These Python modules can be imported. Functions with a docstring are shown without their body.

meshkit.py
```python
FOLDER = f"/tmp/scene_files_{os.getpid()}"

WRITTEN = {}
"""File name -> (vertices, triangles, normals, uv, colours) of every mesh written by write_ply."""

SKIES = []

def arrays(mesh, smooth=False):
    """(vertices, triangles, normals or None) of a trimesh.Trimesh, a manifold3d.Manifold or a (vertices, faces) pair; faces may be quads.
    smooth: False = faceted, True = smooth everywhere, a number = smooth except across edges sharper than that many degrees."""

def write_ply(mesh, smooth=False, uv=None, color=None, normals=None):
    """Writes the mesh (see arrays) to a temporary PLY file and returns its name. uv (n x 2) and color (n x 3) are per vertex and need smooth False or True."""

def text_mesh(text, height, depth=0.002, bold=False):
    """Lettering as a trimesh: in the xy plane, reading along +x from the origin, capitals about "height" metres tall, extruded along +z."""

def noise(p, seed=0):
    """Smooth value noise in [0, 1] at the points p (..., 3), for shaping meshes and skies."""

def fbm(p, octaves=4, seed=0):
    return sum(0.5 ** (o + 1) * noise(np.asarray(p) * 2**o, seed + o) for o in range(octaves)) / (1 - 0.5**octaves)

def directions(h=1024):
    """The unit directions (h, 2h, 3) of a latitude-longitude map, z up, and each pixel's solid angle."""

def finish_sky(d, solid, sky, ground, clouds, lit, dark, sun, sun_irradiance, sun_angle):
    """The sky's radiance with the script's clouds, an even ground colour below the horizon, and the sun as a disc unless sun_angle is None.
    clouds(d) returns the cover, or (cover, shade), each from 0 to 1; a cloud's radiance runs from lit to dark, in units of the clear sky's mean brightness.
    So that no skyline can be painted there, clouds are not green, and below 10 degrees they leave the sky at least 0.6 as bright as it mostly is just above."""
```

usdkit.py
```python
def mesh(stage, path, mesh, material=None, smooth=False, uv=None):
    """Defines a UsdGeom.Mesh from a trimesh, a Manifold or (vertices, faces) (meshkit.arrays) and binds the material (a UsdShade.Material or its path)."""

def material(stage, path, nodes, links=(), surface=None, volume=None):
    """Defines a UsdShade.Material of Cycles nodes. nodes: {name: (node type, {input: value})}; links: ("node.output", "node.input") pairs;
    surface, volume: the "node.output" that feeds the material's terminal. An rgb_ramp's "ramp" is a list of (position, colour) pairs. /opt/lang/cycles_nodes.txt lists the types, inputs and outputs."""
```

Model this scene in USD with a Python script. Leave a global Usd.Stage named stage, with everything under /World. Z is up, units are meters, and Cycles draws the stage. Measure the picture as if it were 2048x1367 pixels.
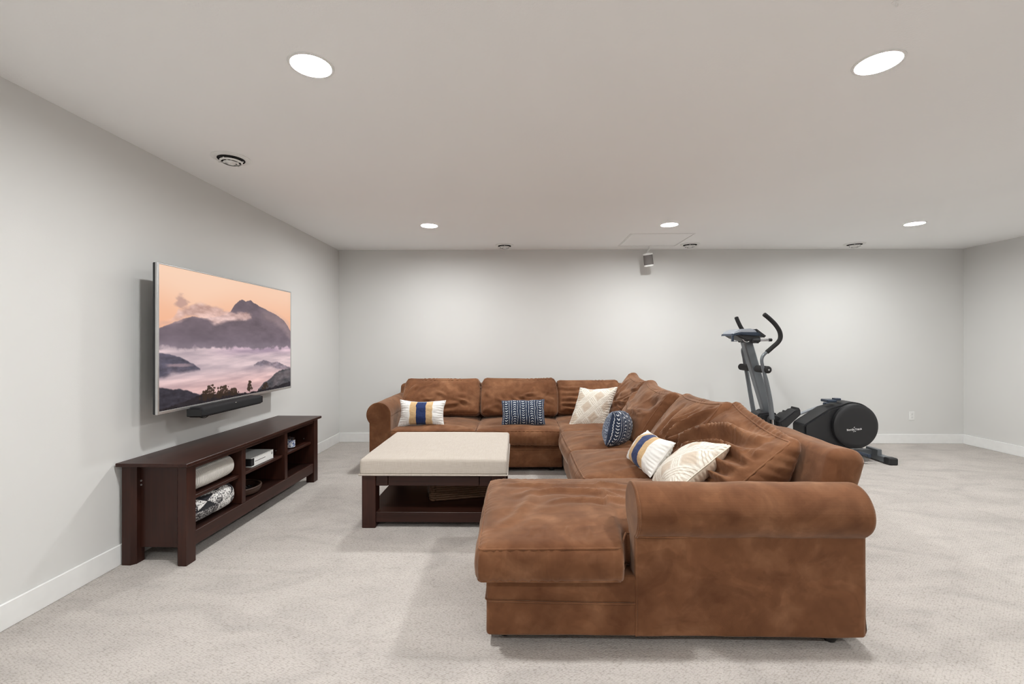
import math
import numpy as np
import trimesh
import usdkit
import meshkit
from pxr import Gf, Sdf, Usd, UsdGeom, UsdLux, UsdShade, Vt
from scipy.spatial.transform import Rotation as Ro

stage = Usd.Stage.CreateInMemory()
UsdGeom.SetStageUpAxis(stage, UsdGeom.Tokens.z)
UsdGeom.SetStageMetersPerUnit(stage, 1.0)
world = UsdGeom.Xform.Define(stage, "/World")
stage.SetDefaultPrim(world.GetPrim())
UsdGeom.Scope.Define(stage, "/World/Looks")

# ------------------------------------------------------------------ camera, light, exposure
LAMP = 530.0          # radiance of the round ceiling lamps
EXPOSURE = 0.0
SCREEN = 1.0          # brightness of the television picture
cam = UsdGeom.Camera.Define(stage, "/World/camera")
cam.CreateHorizontalApertureAttr(36.0)
cam.CreateVerticalApertureAttr(36.0 * 1367 / 2048)
cam.CreateFocalLengthAttr(36.0 * 910 / 2048)
cam.CreateClippingRangeAttr(Gf.Vec2f(0.05, 100))
cam.CreateExposureAttr(EXPOSURE)
cam.AddTranslateOp().Set(Gf.Vec3d(0, 0, 1.355))
cam.AddRotateXYZOp().Set(Gf.Vec3f(90, 0, math.degrees(math.atan(11 / 910))))

# the room (x to the right, y away from the camera, z up)
XL, XR, YB, YF, H = -2.425, 5.955, 6.15, -2.0, 2.6
LAMPS = [(-0.93, 2.04), (1.61, 2.05), (-0.945, 4.86), (1.612, 4.85), (4.18, 4.84), (4.18, 2.05), (-0.93, -0.78), (1.61, -0.78)]

# ------------------------------------------------------------------ helpers: prims
_names = {}


def numbered(parent, name):
    k = (parent, name)
    n = _names.get(k, 0)
    _names[k] = n + 1
    return f"{parent}/{name}" if n == 0 else f"{parent}/{name}_{n:03d}"


def tag(prim, label=None, cat=None, group=None, kind=None):
    p = prim.GetPrim() if hasattr(prim, "GetPrim") else prim
    for k, v in (("label", label), ("category", cat), ("group", group), ("kind", kind)):
        if v:
            p.SetCustomDataByKey(k, v)
    return prim


def thing(name, label, cat, loc=(0, 0, 0), rot=None, group=None, kind=None):
    """An Xform at the thing's base. rot: degrees about z, or a 3x3 matrix."""
    x = UsdGeom.Xform.Define(stage, numbered("/World", name))
    m = np.eye(4)
    if rot is not None:
        m[:3, :3] = Ro.from_euler("z", rot, degrees=True).as_matrix() if np.ndim(rot) == 0 else rot
    m[:3, 3] = loc
    x.AddTransformOp().Set(Gf.Matrix4d(*[float(v) for v in m.T.ravel()]))
    tag(x, label, cat, group, kind)
    return x


def part(parent, name, mesh, mat, smooth=35, label=None, color=None, kind=None):
    """A mesh prim under the parent (or directly under /World when parent is None). color: linear rgb per vertex."""
    base = "/World" if parent is None else str(parent.GetPath())
    if isinstance(mesh, (list, tuple)) and not (len(mesh) == 2 and isinstance(mesh[0], np.ndarray)):
        mesh = trimesh.util.concatenate(list(mesh))
    m = usdkit.mesh(stage, numbered(base, name), mesh, mat, True if color is not None else smooth)
    if color is not None:
        UsdGeom.PrimvarsAPI(m).CreatePrimvar("col", Sdf.ValueTypeNames.Color3fArray, "vertex").Set(Vt.Vec3fArray.FromNumpy(np.asarray(color, np.float32)))
    if label:
        m.GetPrim().SetCustomDataByKey("label", label)
    if kind:
        m.GetPrim().SetCustomDataByKey("kind", kind)
    return m


def single(name, mesh, mat, label, cat, smooth=35, group=None, kind=None):
    return tag(part(None, name, mesh, mat, smooth), label, cat, group, kind)


def copy_of(root, loc, label, group=None):
    p = root.GetPrim()
    name = p.GetName()
    x = UsdGeom.Xform.Define(stage, numbered("/World", name))
    x.AddTransformOp().Set(Gf.Matrix4d().SetTranslate(Gf.Vec3d(*map(float, loc))))
    was = p.GetCustomData()
    tag(x, label, was["category"], group or was.get("group"))
    x.GetPrim().GetReferences().AddInternalReference(p.GetPath())
    x.GetPrim().SetInstanceable(True)
    return x


# ------------------------------------------------------------------ helpers: meshes
def lin(*c):
    c = np.array(c if len(c) > 1 else c[0], float) / 255.0
    return np.where(c <= 0.04045, c / 12.92, ((c + 0.055) / 1.055) ** 2.4)


def hexa(v, b):
    """Hull of eight corners, each pulled in by b along the three box axes (a chamfered block)."""
    return trimesh.convex.convex_hull(v)


def box(lo, hi, b=0.003):
    lo, hi = np.minimum(lo, hi).astype(float), np.maximum(lo, hi).astype(float)
    b = min(b, 0.45 * float((hi - lo).min()))
    pts = []
    for i in (0, 1):
        for j in (0, 1):
            for k in (0, 1):
                c = np.array([(lo, hi)[i][0], (lo, hi)[j][1], (lo, hi)[k][2]])
                s = np.array([1 - 2 * i, 1 - 2 * j, 1 - 2 * k]) * b
                pts += [c + s * (0, 1, 1), c + s * (1, 0, 1), c + s * (1, 1, 0)]
    return trimesh.convex.convex_hull(np.array(pts))


def beam(p0, p1, w, t, side=(0, 1, 0), w1=None, t1=None, b=0.004):
    """A chamfered bar from p0 to p1; w across `side`, t across the other direction; may taper."""
    p0, p1, s = np.array(p0, float), np.array(p1, float), np.array(side, float)
    d = (p1 - p0) / np.linalg.norm(p1 - p0)
    s = s - d * (s @ d)
    s /= np.linalg.norm(s)
    n = np.cross(d, s)
    w1, t1 = w1 or w, t1 or t
    pts = []
    for p, ww, tt, e in ((p0, w, t, 1), (p1, w1, t1, -1)):
        for i in (-1, 1):
            for j in (-1, 1):
                for q in ((b, 0, b), (0, b, b), (b, b, 0)):
                    pts.append(p + s * i * (ww / 2 - q[0]) + n * j * (tt / 2 - q[1]) + d * e * q[2])
    return trimesh.convex.convex_hull(np.array(pts))


def smoothpath(pts, n=8, closed=False):
    P = np.array(pts, float)
    m = len(P)
    out = []
    for i in range(m if closed else m - 1):
        g = (lambda k: P[k % m]) if closed else (lambda k: P[min(max(k, 0), m - 1)])
        a, b, c, d = g(i - 1), g(i), g(i + 1), g(i + 2)
        for t in np.arange(n) / n:
            out.append(0.5 * (2 * b + (c - a) * t + (2 * a - 5 * b + 4 * c - d) * t * t + (3 * b - a - 3 * c + d) * t ** 3))
    if not closed:
        out.append(P[-1])
    return np.array(out)


def tube(path, r, n=10, closed=False, round_ends=True):
    P = np.array(path, float)
    keep = np.r_[True, np.linalg.norm(np.diff(P, axis=0), axis=1) > 1e-6]
    P = P[keep]
    m = len(P)
    rr = np.broadcast_to(np.asarray(r, float), (len(keep),))[keep] if np.ndim(r) else np.full(m, float(r))
    if not closed and round_ends:
        d0, d1 = (P[0] - P[1]), (P[-1] - P[-2])
        d0, d1 = d0 / np.linalg.norm(d0), d1 / np.linalg.norm(d1)
        P = np.vstack([P[:1] + d0 * rr[0] * 0.35, P[:1] + d0 * rr[0] * 0.22, P, P[-1:] + d1 * rr[-1] * 0.22, P[-1:] + d1 * rr[-1] * 0.35])
        rr = np.r_[rr[0] * 0.45, rr[0] * 0.8, rr, rr[-1] * 0.8, rr[-1] * 0.45]
        m = len(P)
    T = np.roll(P, -1, 0) - np.roll(P, 1, 0) if closed else np.gradient(P, axis=0)
    T /= np.linalg.norm(T, axis=1, keepdims=True)
    a = np.array([0, 0, 1.0]) if abs(T[0][2]) < 0.9 else np.array([1.0, 0, 0])
    u = np.cross(T[0], a)
    u /= np.linalg.norm(u)
    U = [u]
    for i in range(1, m):
        u = U[-1] - T[i] * (U[-1] @ T[i])
        U.append(u / np.linalg.norm(u))
    U = np.array(U)
    V = np.cross(T, U)
    ang = np.arange(n) / n * 2 * np.pi
    vs = P[:, None] + rr[:, None, None] * (U[:, None] * np.cos(ang)[None, :, None] + V[:, None] * np.sin(ang)[None, :, None])
    vs = vs.reshape(-1, 3)
    f = []
    for i in range(m if closed else m - 1):
        j = (i + 1) % m
        for k in range(n):
            l = (k + 1) % n
            f += [[i * n + k, i * n + l, j * n + l], [i * n + k, j * n + l, j * n + k]]
    if not closed:
        vs = np.vstack([vs, P[:1], P[-1:]])
        c0, c1 = len(vs) - 2, len(vs) - 1
        for k in range(n):
            l = (k + 1) % n
            f += [[c0, l, k], [c1, (m - 1) * n + k, (m - 1) * n + l]]
    return trimesh.Trimesh(vs, np.array(f), process=False)


def lathe(profile, n=48, axis=None, at=(0, 0, 0)):
    """Revolves (r, z) points about z; axis: turn z to this direction."""
    pr = np.array(profile, float)
    ang = np.arange(n) / n * 2 * np.pi
    vs = np.stack([pr[:, :1] * np.cos(ang), pr[:, :1] * np.sin(ang), np.repeat(pr[:, 1:], n, 1)], -1).reshape(-1, 3)
    f = []
    for i in range(len(pr) - 1):
        for k in range(n):
            l = (k + 1) % n
            f += [[i * n + k, i * n + l, (i + 1) * n + l], [i * n + k, (i + 1) * n + l, (i + 1) * n + k]]
    m = trimesh.Trimesh(vs, np.array(f), process=False)
    m.merge_vertices()
    m.update_faces(m.nondegenerate_faces())
    if m.volume < 0:
        m.invert()
    if axis is not None:
        m.apply_transform(trimesh.geometry.align_vectors([0, 0, 1], axis))
    m.apply_translation(at)
    return m


def plate(poly, lo, hi, axis="y", b=0.004):
    """Extrudes a 2-D outline (pairs of x,z for axis y; y,z for axis x; x,y for axis z) from lo to hi with a chamfer b."""
    from shapely.geometry import Polygon
    P = Polygon(poly)
    rings = []
    m1 = trimesh.creation.extrude_polygon(P, hi - lo - 2 * b, engine="earcut")
    m1.apply_translation([0, 0, lo + b])
    ms = [m1]
    if b > 0:
        q = P.buffer(-b, join_style=2)
        m2 = trimesh.creation.extrude_polygon(q, hi - lo, engine="earcut")
        m2.apply_translation([0, 0, lo])
        ms = [trimesh.util.concatenate([m1, m2])]
    m = ms[0]
    v = m.vertices
    if axis == "y":
        m = trimesh.Trimesh(np.stack([v[:, 0], v[:, 2], v[:, 1]], 1), m.faces[:, ::-1], process=False)
    elif axis == "x":
        m = trimesh.Trimesh(np.stack([v[:, 2], v[:, 0], v[:, 1]], 1), m.faces, process=False)
    return m


def grid_box(ax, ay, az):
    """The surface of a box as a quad grid along the given coordinate arrays."""
    vs, fs, n = [], [], 0

    def face(P, flip):
        nonlocal n
        a, b = P.shape[:2]
        idx = np.arange(a * b).reshape(a, b) + n
        q = np.stack([idx[:-1, :-1], idx[1:, :-1], idx[1:, 1:], idx[:-1, 1:]], -1).reshape(-1, 4)
        if flip:
            q = q[:, ::-1]
        vs.append(P.reshape(-1, 3))
        fs.append(np.vstack([q[:, [0, 1, 2]], q[:, [0, 2, 3]]]))
        n += a * b
    X, Y = np.meshgrid(ax, ay, indexing="ij")
    face(np.stack([X, Y, np.full_like(X, az[-1])], -1), False)
    face(np.stack([X, Y, np.full_like(X, az[0])], -1), True)
    X, Z = np.meshgrid(ax, az, indexing="ij")
    face(np.stack([X, np.full_like(X, ay[0]), Z], -1), False)
    face(np.stack([X, np.full_like(X, ay[-1]), Z], -1), True)
    Y, Z = np.meshgrid(ay, az, indexing="ij")
    face(np.stack([np.full_like(Y, ax[-1]), Y, Z], -1), False)
    face(np.stack([np.full_like(Y, ax[0]), Y, Z], -1), True)
    m = trimesh.Trimesh(np.vstack(vs), np.vstack(fs), process=False)
    m.merge_vertices(digits_vertex=6)
    return m


def axis_pts(half, r, res):
    k = np.array([0, 0.3, 0.62, 1.0]) * r
    n = max(2, int(round(2 * (half - r) / res)) + 1)
    return np.r_[-half + k[:-1], np.linspace(-half + r, half - r, n), half - k[:-1][::-1]]


def round_box(w, d, h, r, res):
    H2 = np.array([w, d, h]) / 2
    r = min(r, 0.49 * min(w, d, h))
    m = grid_box(axis_pts(H2[0], r, res), axis_pts(H2[1], r, res), axis_pts(H2[2], r, res))
    p = np.array(m.vertices)
    q = np.clip(p, -(H2 - r), H2 - r)
    e = p - q
    e /= np.maximum(np.linalg.norm(e, axis=1, keepdims=True), 1e-9)
    m.vertices = q + e * r
    return m


def bezier(p0, p1, p2, n=26):
    t = np.linspace(0, 1, n)[:, None]
    return (1 - t) ** 2 * np.array(p0) + 2 * t * (1 - t) * np.array(p1) + t * t * np.array(p2)


def fold_height(xy, folds):
    """Creases: each fold is (p0, p1, p2, amplitude, width) in metres on the cushion's face."""
    out = np.zeros(len(xy))
    q3 = np.c_[xy * 7.0, np.zeros(len(xy))] + 13
    amp_ = 0.75 + 0.9 * meshkit.noise(q3 * 1.3 + 5, 31)
    xy = xy + 0.032 * np.c_[meshkit.fbm(q3, 2, 32) - 0.5, meshkit.fbm(q3 + 40, 2, 33) - 0.5]
    for p0, p1, p2, a, wd in folds:
        c = bezier(p0, p1, p2)
        lo, hi = c.min(0) - 4 * wd, c.max(0) + 4 * wd
        near = np.nonzero(((xy > lo) & (xy < hi)).all(1))[0]
        if not len(near):
            continue
        d2 = ((xy[near][:, None] - c[None]) ** 2).sum(-1)
        k = d2.argmin(1)
        t = k / (len(c) - 1)
        d = np.sqrt(d2[np.arange(len(near)), k])
        taper = np.clip(np.sin(np.pi * np.clip(t, 0.04, 0.96)), 0, 1) ** 0.6
        out[near] += a * amp_[near] * taper * (np.exp(-(d / wd) ** 2) - 0.45 * np.exp(-((d - 1.9 * wd) / (1.1 * wd)) ** 2))
    return out


# ------------------------------------------------------------------ helpers: materials
def mat(name, nodes, links, surface="p.BSDF"):
    return usdkit.material(stage, f"/World/Looks/{name}", nodes, links, surface=surface)


def plain(name, color, rough=0.5, metallic=0.0, spec=0.5, **kw):
    """A plain finish with a trace of tonal grain so that no surface is perfectly flat."""
    c = np.array(color, float)
    return mat(name, {"tc": ("texture_coordinate", {}), "n": ("noise_texture", {"scale": 14.0, "detail": 3.0}),
                      "r": ("rgb_ramp", {"ramp": [(0.3, tuple(c * 0.975)), (0.7, tuple(np.minimum(c * 1.02, 1)))]}),
                      "p": ("principled_bsdf", {"roughness": rough, "metallic": metallic, "specular_ior_level": spec, **kw})},
               [("tc.object", "n.vector"), ("n.fac", "r.fac"), ("r.color", "p.base_color")])


def paint(name, color, bump=0.25, scale=140.0):
    c = np.array(color)
    return mat(name, {"g": ("geometry", {}), "n": ("noise_texture", {"scale": 0.7, "detail": 3.0}), "f": ("noise_texture", {"scale": scale, "detail": 3.0, "roughness": 0.6}),
                      "r": ("rgb_ramp", {"ramp": [(0.3, tuple(c * 0.985)), (0.7, tuple(c * 1.015))]}),
                      "b": ("bump", {"strength": bump, "distance": 0.0015}),
                      "p": ("principled_bsdf", {"roughness": 0.85, "specular_ior_level": 0.25})},
               [("g.position", "n.vector"), ("g.position", "f.vector"), ("n.fac", "r.fac"), ("r.color", "p.base_color"), ("f.fac", "b.height"), ("b.normal", "p.normal")])


def wood(name, dark, light, axis_scale, rough=0.38, coat=0.08):
    return mat(name, {"tc": ("texture_coordinate", {}), "m": ("mapping", {"scale": axis_scale}),
                      "n": ("noise_texture", {"scale": 1.0, "detail": 6.0, "roughness": 0.62, "distortion": 0.7}),
                      "n2": ("noise_texture", {"scale": 3.0, "detail": 2.0}),
                      "x": ("mix_float", {"fac": 0.3}),
                      "r": ("rgb_ramp", {"ramp": [(0.3, dark), (0.52, tuple((np.array(dark) + light) / 2)), (0.72, light)]}),
                      "b": ("bump", {"strength": 0.12, "distance": 0.001}),
                      "p": ("principled_bsdf", {"roughness": rough, "specular_ior_level": 0.28, "coat_weight": coat, "coat_roughness": 0.3})},
               [("tc.object", "m.vector"), ("m.vector", "n.vector"), ("tc.object", "n2.vector"), ("n.fac", "x.a"), ("n2.fac", "x.b"), ("x.result", "r.fac"),
                ("r.color", "p.base_color"), ("n.fac", "b.height"), ("b.normal", "p.normal")])


def colored(name, rough=0.9, weave=900.0, sheen=0.15, bump=0.25):
    """Cloth whose printed or woven colours come from the mesh's own colours."""
    return mat(name, {"a": ("attribute", {"attribute": "col"}), "tc": ("texture_coordinate", {}), "n": ("noise_texture", {"scale": weave, "detail": 2.0}),
                      "b": ("bump", {"strength": bump, "distance": 0.001}),
                      "p": ("principled_bsdf", {"roughness": rough, "specular_ior_level": 0.2, "sheen_weight": sheen})},
               [("a.color", "p.base_color"), ("tc.object", "n.vector"), ("n.fac", "b.height"), ("b.normal", "p.normal")])


M = {}
M["wall"] = paint("wall_paint", (0.72, 0.715, 0.70), 0.15, 260)
M["ceiling"] = paint("ceiling_paint", (0.94, 0.94, 0.935), 0.5, 90)
M["trim"] = plain("white_trim", (0.87, 0.87, 0.86), 0.45)
M["white_plastic"] = plain("white_plastic", lin(236, 236, 234), 0.4)
M["vent_dark"] = plain("duct_dark", (0.02, 0.02, 0.02), 0.8)

# carpet: small loops in diagonal rows, brushed patches where the pile lies differently
c0 = np.array([0.505, 0.467, 0.438])
M["carpet"] = mat("loop_carpet", {
    "g": ("geometry", {}), "m": ("mapping", {"rotation": (0, 0, math.radians(38)), "scale": (80.0, 118.0, 80.0)}),
    "v": ("voronoi_texture", {"scale": 1.0, "randomness": 0.55}),
    "pile": ("rgb_ramp", {"ramp": [(0.0, (1.05, 1.05, 1.05)), (0.5, (1.0, 1.0, 1.0)), (0.72, (0.82, 0.80, 0.785)), (0.95, (0.58, 0.56, 0.54))]}),
    "mm": ("mapping", {"rotation": (0, 0, 0.5), "scale": (1.0, 1.9, 1.0)}),
    "n": ("noise_texture", {"scale": 1.9, "detail": 4.0, "roughness": 0.5, "distortion": 1.4}),
    "r": ("rgb_ramp", {"ramp": [(0.30, tuple(c0 * 0.87)), (0.47, tuple(c0)), (0.66, tuple(c0 * 1.09))]}),
    "f": ("noise_texture", {"scale": 330.0, "detail": 2.0}),
    "fr": ("rgb_ramp", {"ramp": [(0.25, (0.84, 0.83, 0.82)), (0.75, (1.12, 1.12, 1.12))]}),
    "x1": ("mix_color", {"blend_type": "multiply", "fac": 1.0}), "x2": ("mix_color", {"blend_type": "multiply", "fac": 1.0}),
    "b": ("bump", {"strength": 0.6, "distance": 0.004, "invert": True}),
    "p": ("principled_bsdf", {"roughness": 0.95, "specular_ior_level": 0.1, "sheen_weight": 0.12})},
    [("g.position", "m.vector"), ("m.vector", "v.vector"), ("v.distance", "pile.fac"), ("g.position", "mm.vector"), ("mm.vector", "n.vector"), ("n.fac", "r.fac"),
     ("g.position", "f.vector"), ("f.fac", "fr.fac"), ("r.color", "x1.a"), ("pile.color", "x1.b"), ("x1.result", "x2.a"), ("fr.color", "x2.b"),
     ("x2.result", "p.base_color"), ("v.distance", "b.height"), ("b.normal", "p.normal")])


def suede(name, k=1.0):
    d, m_, l = np.array([0.116, 0.045, 0.020]) * k, np.array([0.168, 0.071, 0.033]) * k, np.array([0.262, 0.126, 0.065]) * k
    return mat(name, {
        "tc": ("texture_coordinate", {}),
        "m1": ("mapping", {"scale": (1.0, 1.0, 1.15)}),
        "n1": ("noise_texture", {"scale": 4.0, "detail": 4.0, "roughness": 0.5, "distortion": 0.5}),
        "n2": ("noise_texture", {"scale": 13.0, "detail": 3.0, "roughness": 0.5, "distortion": 0.6}),
        "x": ("mix_float", {"fac": 0.36}),
        "r": ("rgb_ramp", {"ramp": [(0.28, tuple(d)), (0.5, tuple(m_)), (0.74, tuple(l))]}),
        "m3": ("mapping", {"scale": (1.0, 1.35, 1.2), "rotation": (0.3, 0.0, 0.6)}),
        "n3": ("noise_texture", {"scale": 4.2, "detail": 4.0, "roughness": 0.55, "distortion": 0.8}),
        "r3": ("rgb_ramp", {"ramp": [(0.36, (0.82, 0.80, 0.79)), (0.45, (0.93, 0.92, 0.92)), (0.475, (1.01, 1.01, 1.01)), (0.57, (1.03, 1.04, 1.04)), (0.61, (1.17, 1.19, 1.20))]}),
        "mx": ("mix_color", {"blend_type": "multiply", "fac": 1.0}),
        "f": ("noise_texture", {"scale": 420.0, "detail": 2.0}),
        "b": ("bump", {"strength": 0.25, "distance": 0.0012}),
        "p": ("principled_bsdf", {"roughness": 0.85, "specular_ior_level": 0.12, "sheen_weight": 0.28, "sheen_roughness": 0.42, "sheen_tint": (1.0, 0.84, 0.70)})},
        [("tc.object", "m1.vector"), ("m1.vector", "n1.vector"), ("tc.object", "n2.vector"), ("n1.fac", "x.a"), ("n2.fac", "x.b"), ("x.result", "r.fac"),
         ("tc.object", "m3.vector"), ("m3.vector", "n3.vector"), ("n3.fac", "r3.fac"), ("r.color", "mx.a"), ("r3.color", "mx.b"), ("mx.result", "p.base_color"), ("tc.object", "f.vector"), ("f.fac", "b.height"), ("b.normal", "p.normal")])


M["suede"] = suede("brown_suede")
M["welt"] = suede("brown_suede_welt", 1.08)
WD, WL = np.array([0.019, 0.0060, 0.0040]), np.array([0.054, 0.0172, 0.0108])
M["wood_y"] = wood("espresso_wood_along", WD, WL, (34.0, 2.2, 34.0))
M["wood_z"] = wood("espresso_wood_upright", WD, WL, (34.0, 34.0, 2.2))
M["wood_x"] = wood("espresso_wood_across", WD * 0.8, WL * 0.8, (2.2, 34.0, 34.0))
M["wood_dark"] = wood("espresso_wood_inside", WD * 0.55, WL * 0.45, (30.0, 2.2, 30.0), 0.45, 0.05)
M["black_foot"] = plain("black_foot", (0.012, 0.011, 0.011), 0.4)
M["silver"] = plain("brushed_silver", (0.62, 0.62, 0.62), 0.32, 0.9)
M["black_gloss"] = plain("black_gloss", (0.012, 0.012, 0.013), 0.18)
M["black_matt"] = plain("black_plastic", (0.016, 0.016, 0.018), 0.5)
M["black_cloth"] = plain("black_speaker_cloth", (0.010, 0.010, 0.012), 0.85)
M["foam"] = plain("black_foam_grip", (0.014, 0.013, 0.013), 0.8)
M["gray_metal"] = plain("gray_painted_steel", (0.165, 0.180, 0.195), 0.38, 0.35)
M["dark_metal"] = plain("dark_blue_steel", (0.045, 0.06, 0.09), 0.35, 0.5)
M["light_gray"] = plain("light_gray_plastic", (0.36, 0.38, 0.42), 0.35)
M["chrome"] = plain("chrome", (0.75, 0.76, 0.78), 0.15, 1.0)
M["mesh_gray"] = plain("gray_speaker_mesh", (0.17, 0.155, 0.148), 0.7)
M["print_white"] = plain("white_print", (0.8, 0.8, 0.8), 0.6)
M["cloth_col"] = colored("printed_cloth")
M["throw_col"] = colored("woven_throw", weave=500.0, bump=0.5)
M["lamp"] = mat("lit_lamp_lens", {"e": ("emission", {"color": (0.95, 0.97, 0.965), "strength": LAMP})}, [], "e.emission")
M["screen"] = mat("lit_screen", {"a": ("attribute", {"attribute": "col"}), "e": ("emission", {"strength": SCREEN}), "g": ("glossy_bsdf", {"color": (0.025, 0.025, 0.025), "roughness": 0.25}), "s": ("add_closure", {})},
                  [("a.color", "e.color"), ("e.emission", "s.closure1"), ("g.BSDF", "s.closure2")], "s.closure")
# oatmeal linen: crossed slubs
M["linen"] = mat("oatmeal_linen", {
    "tc": ("texture_coordinate", {}), "ma": ("mapping", {"scale": (14.0, 420.0, 420.0)}), "mb": ("mapping", {"scale": (420.0, 14.0, 18.0)}),
    "na": ("noise_texture", {"scale": 1.0, "detail": 3.0}), "nb": ("noise_texture", {"scale": 1.0, "detail": 3.0}),
    "x": ("mix_float", {"fac": 0.5}), "r": ("rgb_ramp", {"ramp": [(0.25, (0.44, 0.375, 0.315)), (0.5, (0.545, 0.485, 0.425)), (0.75, (0.63, 0.575, 0.515))]}),
    "b": ("bump", {"strength": 0.3, "distance": 0.001}), "p": ("principled_bsdf", {"roughness": 0.9, "specular_ior_level": 0.15, "sheen_weight": 0.1})},
    [("tc.object", "ma.vector"), ("tc.object", "mb.vector"), ("ma.vector", "na.vector"), ("mb.vector", "nb.vector"), ("na.fac", "x.a"), ("nb.fac", "x.b"), ("x.result", "r.fac"),
     ("r.color", "p.base_color"), ("x.result", "b.height"), ("b.normal", "p.normal")])
M["wicker"] = plain("woven_seagrass", (0.115, 0.055, 0.026), 0.6)
M["wicker_dark"] = plain("dark_woven_bowl", (0.05, 0.024, 0.015), 0.5)
M["wax"] = plain("pale_wax", (0.75, 0.73, 0.70), 0.5)
M["jar_glass"] = mat("jar_glass", {"p": ("principled_bsdf", {"base_color": (0.95, 0.97, 0.98), "roughness": 0.02, "transmission_weight": 1.0, "ior": 1.45})}, [])
M["jar_label"] = mat("jar_label", {"tc": ("texture_coordinate", {}), "n": ("noise_texture", {"scale": 55.0, "detail": 3.0}),
                                   "r": ("rgb_ramp", {"ramp": [(0.38, tuple(lin(58, 74, 128))), (0.47, tuple(lin(150, 165, 200))), (0.56, tuple(lin(225, 226, 232)))]}),
                                   "p": ("principled_bsdf", {"roughness": 0.5})},
                     [("tc.object", "n.vector"), ("n.fac", "r.fac"), ("r.color", "p.base_color")])

# ================================================================== THE ROOM
T = 0.12


def structure(name, lo, hi, m, b=0.0005):
    return tag(part(None, name, box(lo, hi, b), m), kind="structure")


structure("floor", (XL - T, YF - T, -T), (XR + T, YB + T, 0), M["carpet"])
import manifold3d
slab = manifold3d.Manifold.cube((XR - XL + 2 * T, YB - YF + 2 * T, T)).translate((XL - T, YF - T, H))
for lx, ly in LAMPS:
    slab = slab - manifold3d.Manifold.cylinder(0.06, 0.0865, 0.0865, 64).translate((lx, ly, H - 0.001))
tag(part(None, "ceiling", slab, M["ceiling"], False), kind="structure")
structure("wall_left", (XL - T, YF - T, 0), (XL, YB + T, H), M["wall"])
structure("wall_right", (XR, YF - T, 0), (XR + T, YB + T, H), M["wall"])
structure("wall_back", (XL, YB, 0), (XR, YB + T, H), M["wall"])
structure("wall_front", (XL, YF - T, 0), (XR, YF, H), M["wall"])
BH, BT = 0.125, 0.014
structure("baseboard_left", (XL, YF, 0), (XL + BT, YB, BH), M["trim"], 0.003)
structure("baseboard_right", (XR - BT, YF, 0), (XR, YB, BH), M["trim"], 0.003)
structure("baseboard_back", (XL + BT, YB - BT, 0), (XR - BT, YB, BH), M["trim"], 0.003)
structure("baseboard_front", (XL + BT, YF, 0), (XR - BT, YF + BT, BH), M["trim"], 0.003)

# flush access hatch in the ceiling above the small speaker: a thin frame round a painted panel
hatch = thing("access_hatch", "flush square access hatch in the ceiling above the small speaker", "hatch", (1.67, 5.58, H))
a, b_ = 0.36, 0.325
part(hatch, "panel", box((-a + 0.010, -b_ + 0.010, -0.004), (a - 0.010, b_ - 0.010, 0.0), 0.001), M["ceiling"])
for lo, hi in (((-a - 0.012, -b_ - 0.012, -0.006), (a + 0.012, -b_, 0)), ((-a - 0.012, b_, -0.006), (a + 0.012, b_ + 0.012, 0)), ((-a - 0.012, -b_, -0.006), (-a, b_, 0)), ((a, -b_, -0.006), (a + 0.012, b_, 0))):
    part(hatch, "frame", box(lo, hi, 0.002), M["trim"])

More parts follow.
